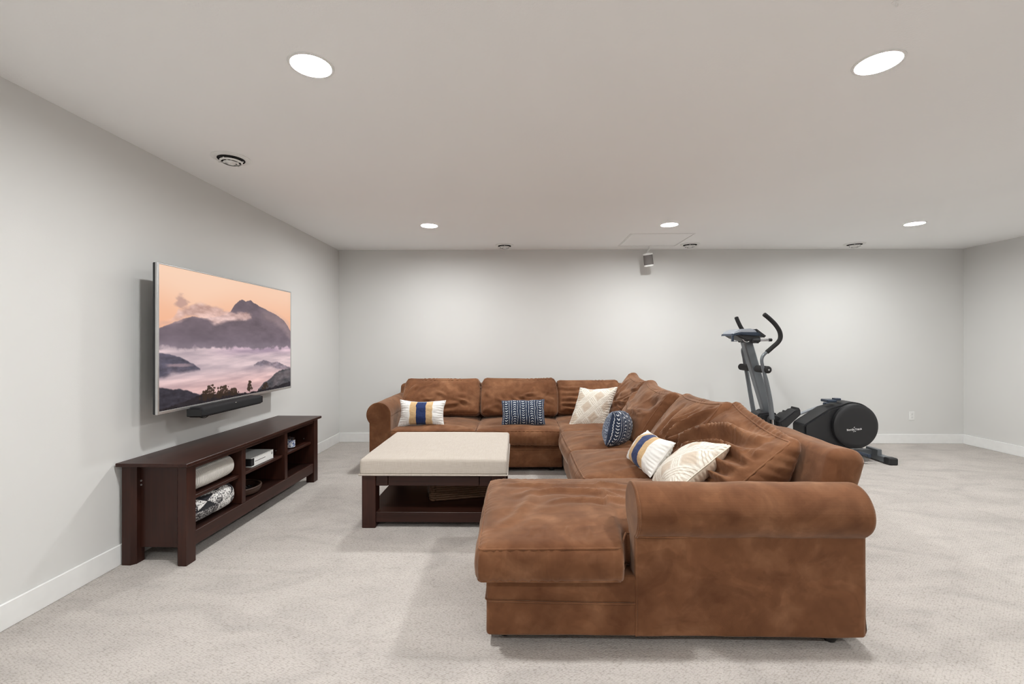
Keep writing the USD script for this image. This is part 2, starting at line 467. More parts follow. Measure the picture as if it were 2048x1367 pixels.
# ================================================================== CEILING FITTINGS
lamp_labels = ["round recessed ceiling light nearest the television, larger of the two on that side", "large round recessed ceiling light nearest the camera on the right",
               "small round recessed ceiling light near the far wall, above the couch end by the television", "round recessed ceiling light just in front of the ceiling hatch and small speaker",
               "round recessed ceiling light at far right, towards the corner beyond the elliptical trainer"] + ["round recessed ceiling light outside the picture, right of the near pair", "round recessed ceiling light outside the picture, behind the camera on the television side", "round recessed ceiling light outside the picture, behind the camera on the right"]
lamp0 = None
for (x, y), lb in zip(LAMPS, lamp_labels):
    if lamp0 is None:
        lamp0 = thing("recessed_light", lb, "ceiling light", (x, y, H), group="recessed ceiling lights")
        part(lamp0, "lens", lathe([(0, 0.003), (0.04, 0.0035), (0.082, 0.006), (0.082, 0.034), (0, 0.034)], 64), M["lamp"], 30)
        part(lamp0, "baffle", lathe([(0.0825, 0.034), (0.0850, 0.002), (0.0862, 0.0), (0.0862, 0.036), (0.078, 0.036)], 64), M["white_plastic"], 40)
        part(lamp0, "trim_ring", lathe([(0.086, -0.001), (0.087, -0.004), (0.092, -0.0045), (0.098, -0.003), (0.099, 0.0), (0.086, 0.0)], 64), M["white_plastic"], 40)
    else:
        copy_of(lamp0, (x, y, H), lb)

vent_labels = ["round white ceiling air vent above the television", "round ceiling air vent above the middle of the couch back by the far wall",
               "round ceiling air vent beside the ceiling hatch", "round ceiling air vent at far right above the elliptical trainer"]
vent0 = None
for (x, y), lb in zip([(-1.94, 3.06), (-0.167, 5.86), (2.20, 5.83), (4.28, 5.83)], vent_labels):
    if vent0 is None:
        vent0 = thing("ceiling_vent", lb, "vent", (x, y, H), group="round ceiling vents")
        part(vent0, "rim", lathe([(0.083, 0.0), (0.118, 0.0), (0.119, -0.004), (0.108, -0.010), (0.092, -0.013), (0.083, -0.009)], 56), M["white_plastic"], 40)
        part(vent0, "duct", lathe([(0, -0.001), (0.084, -0.001), (0.084, 0.0), (0, 0.0)], 40), M["vent_dark"], 30)
        part(vent0, "duct_lining", lathe([(0.0824, 0.0), (0.0824, -0.0115), (0.0832, -0.0115), (0.0832, 0.0)], 56), M["vent_dark"], 40)
        for r, z in ((0.066, -0.026), (0.045, -0.036)):
            part(vent0, "ring", lathe([(r - 0.008, z - 0.004), (r, z + 0.004), (r + 0.003, z + 0.004), (r - 0.005, z - 0.006)], 48), M["white_plastic"], 60)
        part(vent0, "centre_disc", lathe([(0, -0.042), (0.022, -0.041), (0.028, -0.035), (0.024, -0.033), (0, -0.034)], 40), M["white_plastic"], 50)
        part(vent0, "stem", lathe([(0, -0.036), (0.008, -0.036), (0.008, -0.001), (0, -0.001)], 16), M["white_plastic"], 50)
        part(vent0, "strut", [box((-0.085, -0.003, -0.030), (0.085, 0.003, -0.024), 0.001), box((-0.003, -0.085, -0.030), (0.003, 0.085, -0.024), 0.001)], M["white_plastic"])
    else:
        copy_of(vent0, (x, y, H), lb)

sd = thing("ceiling_fixture", "round white ceiling fixture cut off by the top of the picture, beside a tiny hook", "ceiling fixture", (1.343, 1.585, H))
part(sd, "body", lathe([(0, 0), (0.062, 0), (0.062, -0.012), (0.052, -0.030), (0.030, -0.036), (0, -0.036)], 48), M["white_plastic"], 40)
hk = thing("ceiling_hook", "tiny white ceiling hook near the top right ceiling light", "hook", (1.385, 1.685, H))
part(hk, "plate", lathe([(0, 0), (0.011, 0), (0.011, -0.002), (0, -0.004)], 24), M["ceiling"], 40)
part(hk, "hook", tube(smoothpath([(0, 0, -0.002), (0, 0, -0.010), (0.004, 0, -0.016), (0.009, 0, -0.013), (0.010, 0, -0.008)], 5), 0.0016, 8), M["white_plastic"])

# small white speaker hung from a ceiling bracket by the far wall
sp_rot = Ro.from_euler("y", -8, degrees=True).as_matrix() @ Ro.from_euler("x", 6, degrees=True).as_matrix() @ Ro.from_euler("z", -14, degrees=True).as_matrix()
sp = thing("bookshelf_speaker", "small white speaker with gray mesh hanging from the ceiling by the far wall", "speaker", (1.708, 5.93, 2.335), sp_rot)


def squircle(rx, ry, n=56, e=3.4):
    t = np.arange(n) / n * 2 * np.pi
    return np.stack([rx * np.sign(np.cos(t)) * np.abs(np.cos(t)) ** (2 / e), ry * np.sign(np.sin(t)) * np.abs(np.sin(t)) ** (2 / e)], 1)


def loft(rings, caps=True):
    """rings: list of (n x 3); closes with fans."""
    n = len(rings[0])
    v = np.vstack(rings)
    f = []
    for i in range(len(rings) - 1):
        k = np.arange(n)
        l = (k + 1) % n
        f.append(np.stack([i * n + k, i * n + l, (i + 1) * n + l], 1))
        f.append(np.stack([i * n + k, (i + 1) * n + l, (i + 1) * n + k], 1))
    if caps:
        v = np.vstack([v, rings[0].mean(0), rings[-1].mean(0)])
        k = np.arange(n)
        l = (k + 1) % n
        f.append(np.stack([np.full(n, len(v) - 2), l, k], 1))
        f.append(np.stack([np.full(n, len(v) - 1), (len(rings) - 1) * n + k, (len(rings) - 1) * n + l], 1))
    m = trimesh.Trimesh(v, np.vstack(f), process=False)
    if m.volume < 0:
        m.invert()
    return m


def layer(rx, ry, prof):
    return loft([np.c_[squircle(rx * s, ry * s), np.full(56, z)] for s, z in prof])


part(sp, "base_cap", layer(0.060, 0.058, [(0.90, -0.002), (0.98, 0.0), (1.0, 0.006), (1.0, 0.020)]), M["white_plastic"], 40)
part(sp, "grille", layer(0.0585, 0.0565, [(1.0, 0.020), (1.0, 0.146)]), M["mesh_gray"], 40)
part(sp, "top_cap", layer(0.060, 0.058, [(1.0, 0.146), (1.0, 0.160), (0.97, 0.166), (0.86, 0.168)]), M["white_plastic"], 40)
part(sp, "bracket", [tube(smoothpath([(0.005, 0.0, 0.162), (0.006, 0.0, 0.195), (0.030, 0.0, 0.225), (0.034, 0.0, 0.262)], 6), 0.009, 12), box((-0.03, -0.012, 0.164), (0.035, 0.012, 0.176), 0.003)], M["white_plastic"])
for x in (-0.03, 0.03):
    part(sp, "button", lathe([(0, 0.168), (0.006, 0.168), (0.006, 0.1695), (0, 0.1695)], 16, at=(x, -0.03, 0)), M["black_matt"])

ol = thing("wall_outlet", "white double wall outlet low on the far wall at right", "outlet", (5.27, YB, 0.312))
part(ol, "cover_plate", box((-0.036, -0.006, 0), (0.036, 0, 0.116), 0.003), M["white_plastic"])
for z in (0.036, 0.080):
    s_ = part(ol, "socket", plate([(0.017 * math.cos(t), z + 0.014 * math.sin(t)) for t in np.arange(24) / 24 * 2 * np.pi], -0.0085, -0.005, "y", 0.001), M["white_plastic"])
    for lo, hi in (((-0.008, -0.0095, z - 0.003), (-0.006, -0.0084, z + 0.005)), ((0.006, -0.0095, z - 0.003), (0.008, -0.0084, z + 0.005)), ((-0.002, -0.0095, z - 0.009), (0.002, -0.0084, z - 0.006))):
        part(s_, "slot", box(lo, hi, 0.0002), M["black_matt"])
part(ol, "screw", lathe([(0, 0), (0.003, 0), (0.003, 0.001), (0, 0.0015)], 12, axis=(0, -1, 0), at=(0, -0.006, 0.058)), M["silver"])

# ================================================================== SECTIONAL SOFA
sofa = thing("sectional_sofa", "large U-shaped brown suede sectional couch with chaise in front", "sofa")


def cushion(name, w, d, h, mtx, r=0.030, crown=0.03, bulge=0.012, warp=None, folds=(), wr=0.006, ws=6.0, seed=0, res=0.016, stretch=(1, 1), welt=True, under=True, label=None, parent=None, ww=0.0055, puff=0.55, lump=0.012):
    """A boxed, welted cushion. Local: x along its width, y along its depth (or height), z from 0 to h."""
    def bend(P):
        Q = np.array(P, float)
        u, v, s = P[:, 0] / (w / 2), P[:, 1] / (d / 2), P[:, 2] / (h / 2)
        cu, cv = np.clip(1 - u ** 2, 0, 1) ** puff, np.clip(1 - v ** 2, 0, 1) ** puff
        Q[:, 2] += crown * cu * cv * np.where(s > 0, s, 0.25 * s)
        Q[:, 0] += bulge * np.sign(u) * np.abs(u) ** 6 * (1 - s ** 2) * (0.5 + cv)
        Q[:, 1] += bulge * np.sign(v) * np.abs(v) ** 6 * (1 - s ** 2) * (0.5 + cu)
        lowf = meshkit.noise(np.c_[P[:, 0] * 3.1, P[:, 1] * 3.1, P[:, 2] * 3.1] + seed * 7.3 + 50, seed) - 0.5
        Q[:, 2] += lump * lowf * (0.5 + 0.5 * cu)
        Q[:, 0] += 0.006 * (meshkit.noise(P * 4.3 + 31.7 + seed, seed + 3) - 0.5)
        Q[:, 1] += 0.008 * (meshkit.noise(P * 4.3 + 11.7 + seed, seed + 4) - 0.5)
        Q[:, 2] += h / 2
        return warp(Q) if warp else Q
    m = round_box(w, d, h, r, res)
    P0 = np.array(m.vertices)
    m.vertices = bend(P0)
    n = np.array(m.vertex_normals)
    q = np.c_[P0[:, 0] * stretch[0], P0[:, 1] * stretch[1], P0[:, 2]] * ws + 100 + seed * 3.7
    dsp = wr * 2 * (meshkit.fbm(q, 4, seed) - 0.5) + wr * 1.2 * (1 - 2 * np.abs(2 * meshkit.fbm(q * 0.7 + 9, 3, seed + 5) - 1))
    edge = np.clip(np.minimum(w / 2 - np.abs(P0[:, 0]), d / 2 - np.abs(P0[:, 1])) / 0.05, 0.25, 1)
    if folds:
        dsp = dsp * edge + fold_height(P0[:, :2], folds) * np.clip((P0[:, 2] / (h / 2) - 0.84) / 0.14, 0, 1) * np.clip(edge, 0.3, 1)
    # small gathers along the seams
    per = np.where(d / 2 - np.abs(P0[:, 1]) < w / 2 - np.abs(P0[:, 0]), P0[:, 0], P0[:, 1])
    g = np.exp(-np.clip(np.minimum(w / 2 - np.abs(P0[:, 0]), d / 2 - np.abs(P0[:, 1])) - 0.01, 0, 9) / 0.03)
    dsp += 0.0028 * g * np.sin(per * 150 + 5 * meshkit.noise(np.c_[per * 9, per * 0, per * 0] + seed + 3, seed)) * (meshkit.noise(np.c_[per * 6, per * 0 + 7, per * 0] + seed, seed) > 0.45)
    m.vertices = m.vertices + n * dsp[:, None]
    m.apply_transform(mtx)
    body = part(parent or sofa, name, m, M["suede"], True, label)
    if welt:
        for side in ((1, -1) if under else (1,)):
            k = 0.62
            path = []
            for cx, cy, a0 in ((1, 1, 0), (-1, 1, 90), (-1, -1, 180), (1, -1, 270)):
                for t in np.linspace(0, 90, 5):
                    aa = math.radians(a0 + t)
                    path.append((cx * (w / 2 - r) + math.cos(aa) * r * (k + 0.16), cy * (d / 2 - r) + math.sin(aa) * r * (k + 0.16), side * (h / 2 - r + r * k)))
                nx = {(1, 1): (-1, 1), (-1, 1): (-1, -1), (-1, -1): (1, -1), (1, -1): (1, 1)}[(cx, cy)]
                p0 = np.array(path[-1])
                e = np.array([nx[0] * (w / 2 - r), nx[1] * (d / 2 - r), 0]) + np.array([math.cos(math.radians(a0 + 90)), math.sin(math.radians(a0 + 90)), 0]) * r * (k + 0.16)
                e[2] = p0[2]
                L = np.linalg.norm(e - p0)
                for t in np.linspace(0, 1, max(3, int(L / 0.03)))[1:-1]:
                    path.append(tuple(p0 + (e - p0) * t))
            pp = bend(np.array(path))
            pp = trimesh.transform_points(pp, mtx)
            part(body, "piping", tube(pp, ww, 8, closed=True), M["welt"], True)
    return body


def frame4(origin, right, up):
    r_, u_ = np.array(right, float), np.array(up, float)
    r_ /= np.linalg.norm(r_)
    u_ = u_ - r_ * (r_ @ u_)
    u_ /= np.linalg.norm(u_)
    m = np.eye(4)
    m[:3, 0], m[:3, 1], m[:3, 2], m[:3, 3] = r_, u_, np.cross(r_, u_), origin
    return m


def flat4(cx, cy, z, deg=0):
    m = trimesh.transformations.rotation_matrix(math.radians(deg), [0, 0, 1])
    m[:3, 3] = (cx, cy, z)
    return m


def soft_block(lo, hi, r=0.02, res=0.03, wr=0.004, seed=0, fn=None):
    lo, hi = np.array(lo, float), np.array(hi, float)
    m = round_box(*(hi - lo), r, res)
    P = np.array(m.vertices)
    n = np.array(m.vertex_normals)
    m.vertices = P + n * (wr * 2 * (meshkit.fbm(P * 5 + 40 + seed * 3.1, 3, seed) - 0.5))[:, None]
    m.apply_translation((lo + hi) / 2)
    if fn:
        m.vertices = fn(np.array(m.vertices))
    return m


def prism(poly, t0, t1, axis, res=0.03, bevel=(0.015, 0.015), wr=0.004, seed=0, centre=None):
    """Extrudes a closed 2-D outline along x or y with rounded ends and soft undulation. Outline in (y,z) for x, (x,z) for y."""
    P = np.array(poly, float)
    n = len(P)
    tan = np.roll(P, -1, 0) - np.roll(P, 1, 0)
    nrm = np.stack([tan[:, 1], -tan[:, 0]], 1)
    nrm /= np.linalg.norm(nrm, axis=1, keepdims=True)
    area = 0.5 * np.sum(P[:, 0] * np.roll(P[:, 1], -1) - P[:, 1] * np.roll(P[:, 0], -1))
    if area < 0:
        nrm = -nrm
    b0, b1 = bevel
    st = []
    for a in (90, 60, 35, 15, 0):
        st.append((t0 + b0 * (1 - math.cos(math.radians(90 - a))) if False else t0 + b0 * (1 - math.sin(math.radians(90 - a))), b0 * (1 - math.cos(math.radians(90 - a)))))
    ks = max(3, int((t1 - t0 - b0 - b1) / res))
    st = [(t0 + b0 * (1 - math.cos(math.radians(a))), b0 * (1 - math.sin(math.radians(a)))) for a in (0, 25, 50, 75, 90)]
    st += [(t, 0) for t in np.linspace(t0 + b0, t1 - b1, ks + 1)[1:-1]]
    st += [(t1 - b1 * (1 - math.cos(math.radians(a))), b1 * (1 - math.sin(math.radians(a)))) for a in (90, 75, 50, 25, 0)]
    rings = []
    for t, ins in st:
        q = P - nrm * ins
        w3 = np.c_[np.full(n, t), q] if axis == "x" else np.c_[q[:, 0], np.full(n, t), q[:, 1]]
        n3 = np.c_[np.zeros(n), nrm] if axis == "x" else np.c_[nrm[:, 0], np.zeros(n), nrm[:, 1]]
        d = wr * 2 * (meshkit.fbm(w3 * 5.5 + 60 + seed * 2.3, 3, seed) - 0.5)
        rings.append(w3 + n3 * d[:, None])
    m = loft(rings)
    if centre is not None:
        v = np.array(m.vertices)
        v[-2], v[-1] = ((st[0][0], *centre), (st[-1][0], *centre)) if axis == "x" else ((centre[0], st[0][0], centre[1]), (centre[0], st[-1][0], centre[1]))
        m = trimesh.Trimesh(v, m.faces, process=False)
    return m


def resample(poly, step=0.02):
    P = np.array(poly, float)
    out = []
    for a, b in zip(P, np.roll(P, -1, 0)):
        k = max(1, int(np.linalg.norm(b - a) / step))
        out += [a + (b - a) * t for t in np.arange(k) / k]
    return np.array(out)


def rounded(poly, r):
    from shapely.geometry import Polygon
    p = Polygon(poly).buffer(-r, join_style=1).buffer(r, quad_segs=8)
    return resample(np.array(p.exterior.coords)[:-1], 0.025)


def arm_outline(c, zc, r, lo, hi, z0):
    """A scroll arm's section: a roll of radius r about (c, zc) on a panel from lo to hi, down to z0."""
    from shapely.geometry import Point, box as sbox
    s = Point(c, zc).buffer(r, quad_segs=16).union(sbox(lo, z0, hi, zc))
    s = s.buffer(-0.012).buffer(0.024).buffer(-0.012)
    return resample(np.array(s.exterior.coords)[:-1], 0.022)


def outline_path(poly, t, axis, inset=0.0, zmin=0.05):
    """The outline as a path for piping, open at the floor."""
    P = np.array(poly)
    keep = P[:, 1] > zmin
    k = int(np.nonzero(~keep)[0].max()) if (~keep).any() else 0
    P = np.roll(P, -k - 1, 0)
    P = P[P[:, 1] > zmin]
    P = P if np.linalg.norm(np.diff(P, axis=0), axis=1).max() < 0.2 else P
    return np.c_[np.full(len(P), t), P] if axis == "x" else np.c_[P[:, 0], np.full(len(P), t), P[:, 1]]


# chaise at the front: base, T-shaped cushion, scroll arm facing the camera
ZB = 0.315
part(sofa, "base", soft_block((-0.14, 2.025, 0.045), (0.535, 2.95, ZB), 0.018, seed=1), M["suede"], True)
part(sofa, "base", soft_block((0.50, 2.14, 0.045), (1.535, 2.95, ZB), 0.018, seed=2), M["suede"], True)
part(sofa, "seam", tube([(-0.142, 2.90, 0.202), (-0.144, 2.5, 0.203), (-0.142, 2.04, 0.205), (-0.13, 2.021, 0.205), (0.10, 2.019, 0.202), (0.36, 2.020, 0.197), (0.52, 2.021, 0.196)], 0.004, 8), M["welt"], True)


def notch(Q):
    y0, y1 = -0.495, 0.495
    x = Q[:, 0]
    t = np.clip((x + 0.055) / 0.045, 0, 1)
    t = t * t * (3 - 2 * t)
    k = (y1 - Q[:, 1]) / (y1 - y0)
    Q = Q.copy()
    Q[:, 1] += 0.155 * t * k
    Q[:, 2] -= 0.02 * np.clip(-Q[:, 0] - 0.3, 0, 1)
    return Q


cushion("seat_cushion", 1.36, 0.99, 0.158, flat4(0.505, 2.465, ZB - 0.005), crown=0.050, puff=0.65, lump=0.018, bulge=0.016, warp=notch, seed=3, res=0.014, wr=0.0045,
        folds=[((-0.5, 0.10), (-0.2, 0.22), (0.12, 0.02), 0.015, 0.026), ((-0.32, -0.05), (-0.05, 0.06), (0.1, -0.22), 0.015, 0.022), ((-0.6, -0.3), (-0.4, -0.1), (-0.45, 0.2), 0.009, 0.03),
               ((-0.35, 0.25), (0.0, 0.30), (0.2, 0.1), 0.012, 0.026), ((-0.6, 0.32), (-0.45, 0.25), (-0.2, 0.3), 0.009, 0.022), ((-0.15, 0.12), (0.02, 0.10), (0.06, -0.15), 0.013, 0.02),
               ((-0.45, -0.42), (-0.44, -0.38), (-0.44, -0.33), 0.008, 0.008), ((-0.38, -0.43), (-0.375, -0.38), (-0.38, -0.34), 0.008, 0.008), ((-0.28, -0.43), (-0.28, -0.38), (-0.275, -0.34), 0.008, 0.008),
               ((-0.18, -0.43), (-0.175, -0.39), (-0.18, -0.35), 0.006, 0.010)], label="wide chaise cushion cut round the arm")

ARM_F = arm_outline(2.088, 0.592, 0.121, 2.028, 2.150, 0.045)
part(sofa, "arm", prism(ARM_F, 0.520, 1.552, "x", seed=4, wr=0.006, bevel=(0.012, 0.028), centre=(2.09, 0.5)), M["suede"], 50, "scroll arm facing the camera")
part(sofa, "arm_piping", tube(outline_path(arm_outline(2.088, 0.592, 0.119, 2.030, 2.148, 0.045), 0.528, "x"), 0.0058, 8), M["welt"], True)
part(sofa, "seam", tube([(x, 2.0235 + 0.004 * math.sin(9 * x), 0.497 + 0.006 * math.sin(5 * x + 1)) for x in np.linspace(0.535, 1.52, 24)], 0.0045, 8), M["welt"], True)

# right run
part(sofa, "base", soft_block((0.475, 2.96, 0.045), (1.535, 4.62, ZB), 0.02, seed=5), M["suede"], True)
part(sofa, "base", soft_block((0.475, 4.60, 0.045), (1.535, 5.72, ZB), 0.02, seed=6), M["suede"], True)
for k, (y0, y1) in enumerate(((2.975, 3.725), (3.740, 4.515))):
    cushion("seat_cushion", 0.86, y1 - y0, 0.160, flat4(0.43 + 0.435, (y0 + y1) / 2, ZB - 0.006), crown=0.062, puff=0.75, lump=0.02, bulge=0.030, seed=7 + k, wr=0.005,
            folds=[((-0.36, -0.2 + 0.1 * k), (-0.1, -0.1), (0.2, -0.24), 0.006, 0.03), ((-0.33, 0.12), (0, 0.2), (0.3, 0.1), 0.006, 0.026), ((-0.2, -0.33), (0, -0.2), (0.25, -0.32), 0.006, 0.022)],
            label=("seat cushion beside the chaise", "seat cushion by the corner")[k])
cushion("seat_cushion", 1.00, 1.10, 0.155, flat4(0.955, 5.090, ZB - 0.006), crown=0.045, puff=0.7, bulge=0.02, seed=10, wr=0.005, label="corner seat cushion")
R_OUT = rounded([(1.36, 0.27), (1.525, 0.27), (1.545, 0.45), (1.640, 0.80), (1.60, 0.850), (1.475, 0.850), (1.36, 0.40)], 0.055)
part(sofa, "back_frame", prism(R_OUT, 2.135, 5.86, "y", seed=11, wr=0.010, bevel=(0.048, 0.03)), M["suede"], True, "long sofa back along the open side")

# back run along the far wall
part(sofa, "base", soft_block((-1.335, 4.745, 0.045), (0.47, 5.72, 0.285), 0.02, seed=12), M["suede"], True)
part(sofa, "seam", tube([(x, 4.741, 0.235 + 0.003 * math.sin(6 * x)) for x in np.linspace(-1.31, 0.46, 20)], 0.004, 8), M["welt"], True)
for k, (x0, x1) in enumerate(((-1.315, -0.440), (-0.430, 0.465))):
    cushion("seat_cushion", x1 - x0, 0.90, 0.158, flat4((x0 + x1) / 2, 5.150, 0.282), crown=0.045, puff=0.7, bulge=0.020, seed=13 + k, wr=0.005,
            folds=[((-0.3, -0.36), (0, -0.3), (0.3, -0.37), 0.006, 0.03)], label=("seat cushion by the far scroll arm", "middle seat cushion of the far run")[k])
B_OUT = rounded([(5.55, 0.045), (5.72, 0.045), (5.76, 0.45), (5.865, 0.79), (5.83, 0.835), (5.69, 0.835), (5.55, 0.40)], 0.04)
part(sofa, "back_frame", prism(B_OUT, -1.47, 1.50, "x", seed=15, wr=0.006, bevel=(0.05, 0.02)), M["suede"], True, "sofa back along the far wall")
ARM_L = arm_outline(-1.444, 0.598, 0.124, -1.535, -1.322, 0.045)
part(sofa, "arm", prism(ARM_L, 4.705, 5.80, "y", seed=16, wr=0.005, bevel=(0.012, 0.04), centre=(-1.43, 0.5)), M["suede"], True, "scroll arm at the far end by the television wall")
part(sofa, "arm_piping", tube(outline_path(arm_outline(-1.444, 0.598, 0.122, -1.533, -1.324, 0.045), 4.713, "y"), 0.006, 8), M["welt"], True)

# loose back cushions
rng = np.random.default_rng(11)


def crinkles(w, d, n, seed, lowbias=True, amp=0.014):
    g = np.random.default_rng(seed)
    out = []
    for _ in range(n):
        cx, cy = g.uniform(-w * 0.42, w * 0.42), (g.uniform(-0.46, 0.1) if lowbias else g.uniform(-0.42, 0.42)) * d
        L, a = g.uniform(0.10, 0.30), g.normal(0, 0.35)
        dx, dy = math.cos(a) * L / 2, math.sin(a) * L / 2
        out.append(((cx - dx, cy - dy), (cx + g.normal(0, 0.02), cy + g.normal(0, 0.035)), (cx + dx, cy + dy), amp * g.uniform(0.5, 1.2), g.uniform(0.011, 0.024)))
    return out


def tapered(d, h, t, ear=0.0, sag=0.014, w=0.8):
    def fn(Q):
        Q = Q.copy()
        k = np.clip((Q[:, 1] + d / 2) / d, 0, 1)
        Q[:, 2] *= 1 - t * k ** 1.4
        uu = np.clip(np.abs(Q[:, 0]) / (w / 2), 0, 1)
        Q[:, 1] += k * (ear * uu ** 5 - sag * (1 - uu ** 2))
        Q[:, 0] *= 1 - 0.05 * k ** 3 * (uu > 0)
        Q[:, 2] += 0.03 * k * (1 - uu ** 2) * (Q[:, 2] > h * 0.3)
        return Q
    return fn


def back_cushion(cx, cy, face, w, d, h, lean, seed, folds, z0=0.455, twist=0, label=None, amp=0.006, roll=0, ear=0.012, sag=0.014, crown=0.065, taper=0.45):
    """face 'y': looks at the camera; face 'x': looks at the television. (cx, cy): middle of its foot at the back."""
    a = math.radians(lean)
    if face == "y":
        right, up = (1, 0, 0), (0, math.sin(a), math.cos(a))
    else:
        right, up = (0, -1, 0), (math.sin(a), 0, math.cos(a))
    R = Ro.from_euler("z", twist, degrees=True).as_matrix()
    right, up = R @ np.array(right), R @ np.array(up)
    rr = math.radians(roll)
    c = np.array((cx, cy, z0)) + up * d / 2
    right, up = right * math.cos(rr) + up * math.sin(rr), up * math.cos(rr) - right * math.sin(rr)
    m = frame4(c, right, up)
    return cushion("back_cushion", w, d, h, m, r=0.038, crown=crown, bulge=0.020, warp=tapered(d, h, taper, ear, sag, w), folds=folds, wr=amp, ws=6.5, seed=seed, res=0.0125, label=label, puff=0.6, lump=0.03)


back_cushion(-0.905, 5.545, "y", 0.90, 0.425, 0.27, 13, 21, crinkles(0.9, 0.45, 13, 1) + [((-0.40, -0.02), (-0.36, 0.10), (-0.28, 0.15), 0.01, 0.02)], label="back cushion by the far scroll arm")
back_cushion(0.020, 5.545, "y", 0.885, 0.430, 0.27, 13, 22, crinkles(0.9, 0.46, 15, 2), label="middle back cushion of the far run")
back_cushion(0.855, 5.560, "y", 0.76, 0.405, 0.23, 16, 23, crinkles(0.76, 0.44, 12, 3) + [((-0.36, y), (-0.2, y - 0.015), (-0.02, y + 0.02), 0.014, 0.016) for y in (-0.16, -0.10, -0.03, 0.04, 0.11)], label="corner back cushion facing the camera")
back_cushion(1.245, 4.900, "x", 0.62, 0.500, 0.25, 12, 24, crinkles(0.6, 0.5, 7, 4, False) + [((-0.15, 0.22), (-0.12, 0.05), (-0.2, -0.15), 0.014, 0.03), ((-0.02, 0.2), (0.02, 0.05), (-0.05, -0.15), 0.012, 0.025)], roll=-5, taper=0.65, ear=0.03, sag=0.02, label="corner back cushion facing the television")
back_cushion(1.240, 4.135, "x", 0.74, 0.475, 0.27, 13, 25, crinkles(0.72, 0.46, 8, 5) + [((0.10, 0.17), (0.20, 0.10), (0.30, 0.15), -0.035, 0.06), ((-0.32, 0.1), (-0.1, 0.0), (0.1, 0.04), 0.012, 0.03), ((0.12, 0.02), (0.22, 0.06), (0.33, 0.02), 0.014, 0.02)], roll=-4, taper=0.65, ear=0.030, sag=0.022, label="third back cushion from the front")
back_cushion(1.325, 3.375, "x", 0.76, 0.465, 0.28, 14, 26, crinkles(0.72, 0.45, 3, 6) + [((-0.14, -0.2), (-0.05, 0.02), (-0.08, 0.16), -0.030, 0.032), ((0.10, -0.20), (0.19, 0.06), (0.36, 0.18), 0.048, 0.020), ((-0.02, -0.21), (0.06, 0.02), (0.16, 0.17), 0.033, 0.019), ((0.20, -0.18), (0.25, -0.02), (0.36, 0.06), 0.033, 0.015)], roll=2, taper=0.68, ear=0.020, sag=0.018, label="second back cushion from the front")
back_cushion(1.345, 2.720, "x", 0.76, 0.435, 0.30, 15, 27,
             [((-0.36, -0.20), (-0.28, 0.12), (0.20, 0.17), 0.062, 0.023), ((-0.28, -0.21), (-0.12, 0.05), (0.30, 0.10), 0.052, 0.019), ((-0.16, -0.21), (0.0, -0.06), (0.33, 0.01), 0.048, 0.017),
              ((-0.02, -0.20), (0.10, -0.1), (0.35, -0.07), 0.037, 0.013), ((0.10, -0.21), (0.18, -0.16), (0.36, -0.14), 0.033, 0.011), ((0.12, 0.05), (0.22, 0.08), (0.35, 0.05), 0.025, 0.013)],
             roll=-9, z0=0.455, taper=0.84, ear=0.022, sag=0.012, label="front back cushion, draped in deep creases", amp=0.008)
for x, y in ((-0.06, 2.12), (1.42, 2.09), (-0.06, 2.85), (0.55, 4.52), (0.53, 3.05), (-1.25, 4.83), (0.36, 4.83), (1.42, 5.6), (-1.25, 5.6), (1.42, 3.4)):
    part(sofa, "foot", lathe([(0, 0), (0.022, 0), (0.030, 0.015), (0.028, 0.032), (0.034, 0.052), (0, 0.052)], 20, at=(x, y, 0)), M["black_foot"], 50)

# ================================================================== OTTOMAN TABLE
ot = thing("ottoman_table", "square dark wood coffee table with padded oatmeal linen top", "coffee table", (-0.612, 3.79, 0))
OX, OY = 0.522, 0.490
om = round_box(2 * OX + 0.03, 2 * OY + 0.03, 0.118, 0.024, 0.02)
P = np.array(om.vertices)
u, v = P[:, 0] / (OX + 0.015), P[:, 1] / (OY + 0.015)
P[:, 2] += 0.012 * np.clip(1 - u ** 2, 0, 1) ** 0.4 * np.clip(1 - v ** 2, 0, 1) ** 0.4 * (P[:, 2] > 0) + 0.004 * (meshkit.fbm(P * 4 + 20, 3, 2) - 0.5)
om.vertices = P + (0, 0, 0.446)
tp = part(ot, "padded_top", om, M["linen"], True)
e = [(sx * (OX + 0.016), sy * (OY + 0.016), 0.392) for sx, sy in ((1, 1), (-1, 1), (-1, -1), (1, -1))]
part(tp, "welt", tube(resample(np.array(e)[:, :2], 0.05).tolist() and np.c_[resample(np.array(e)[:, :2], 0.05), np.full(len(resample(np.array(e)[:, :2], 0.05)), 0.392)], 0.006, 8, closed=True), M["linen"], True)
for sx in (-1, 1):
    for sy in (-1, 1):
        part(ot, "leg", box((sx * OX, sy * OY, 0), (sx * (OX - 0.10), sy * (OY - 0.10), 0.388), 0.004), M["wood_z"])
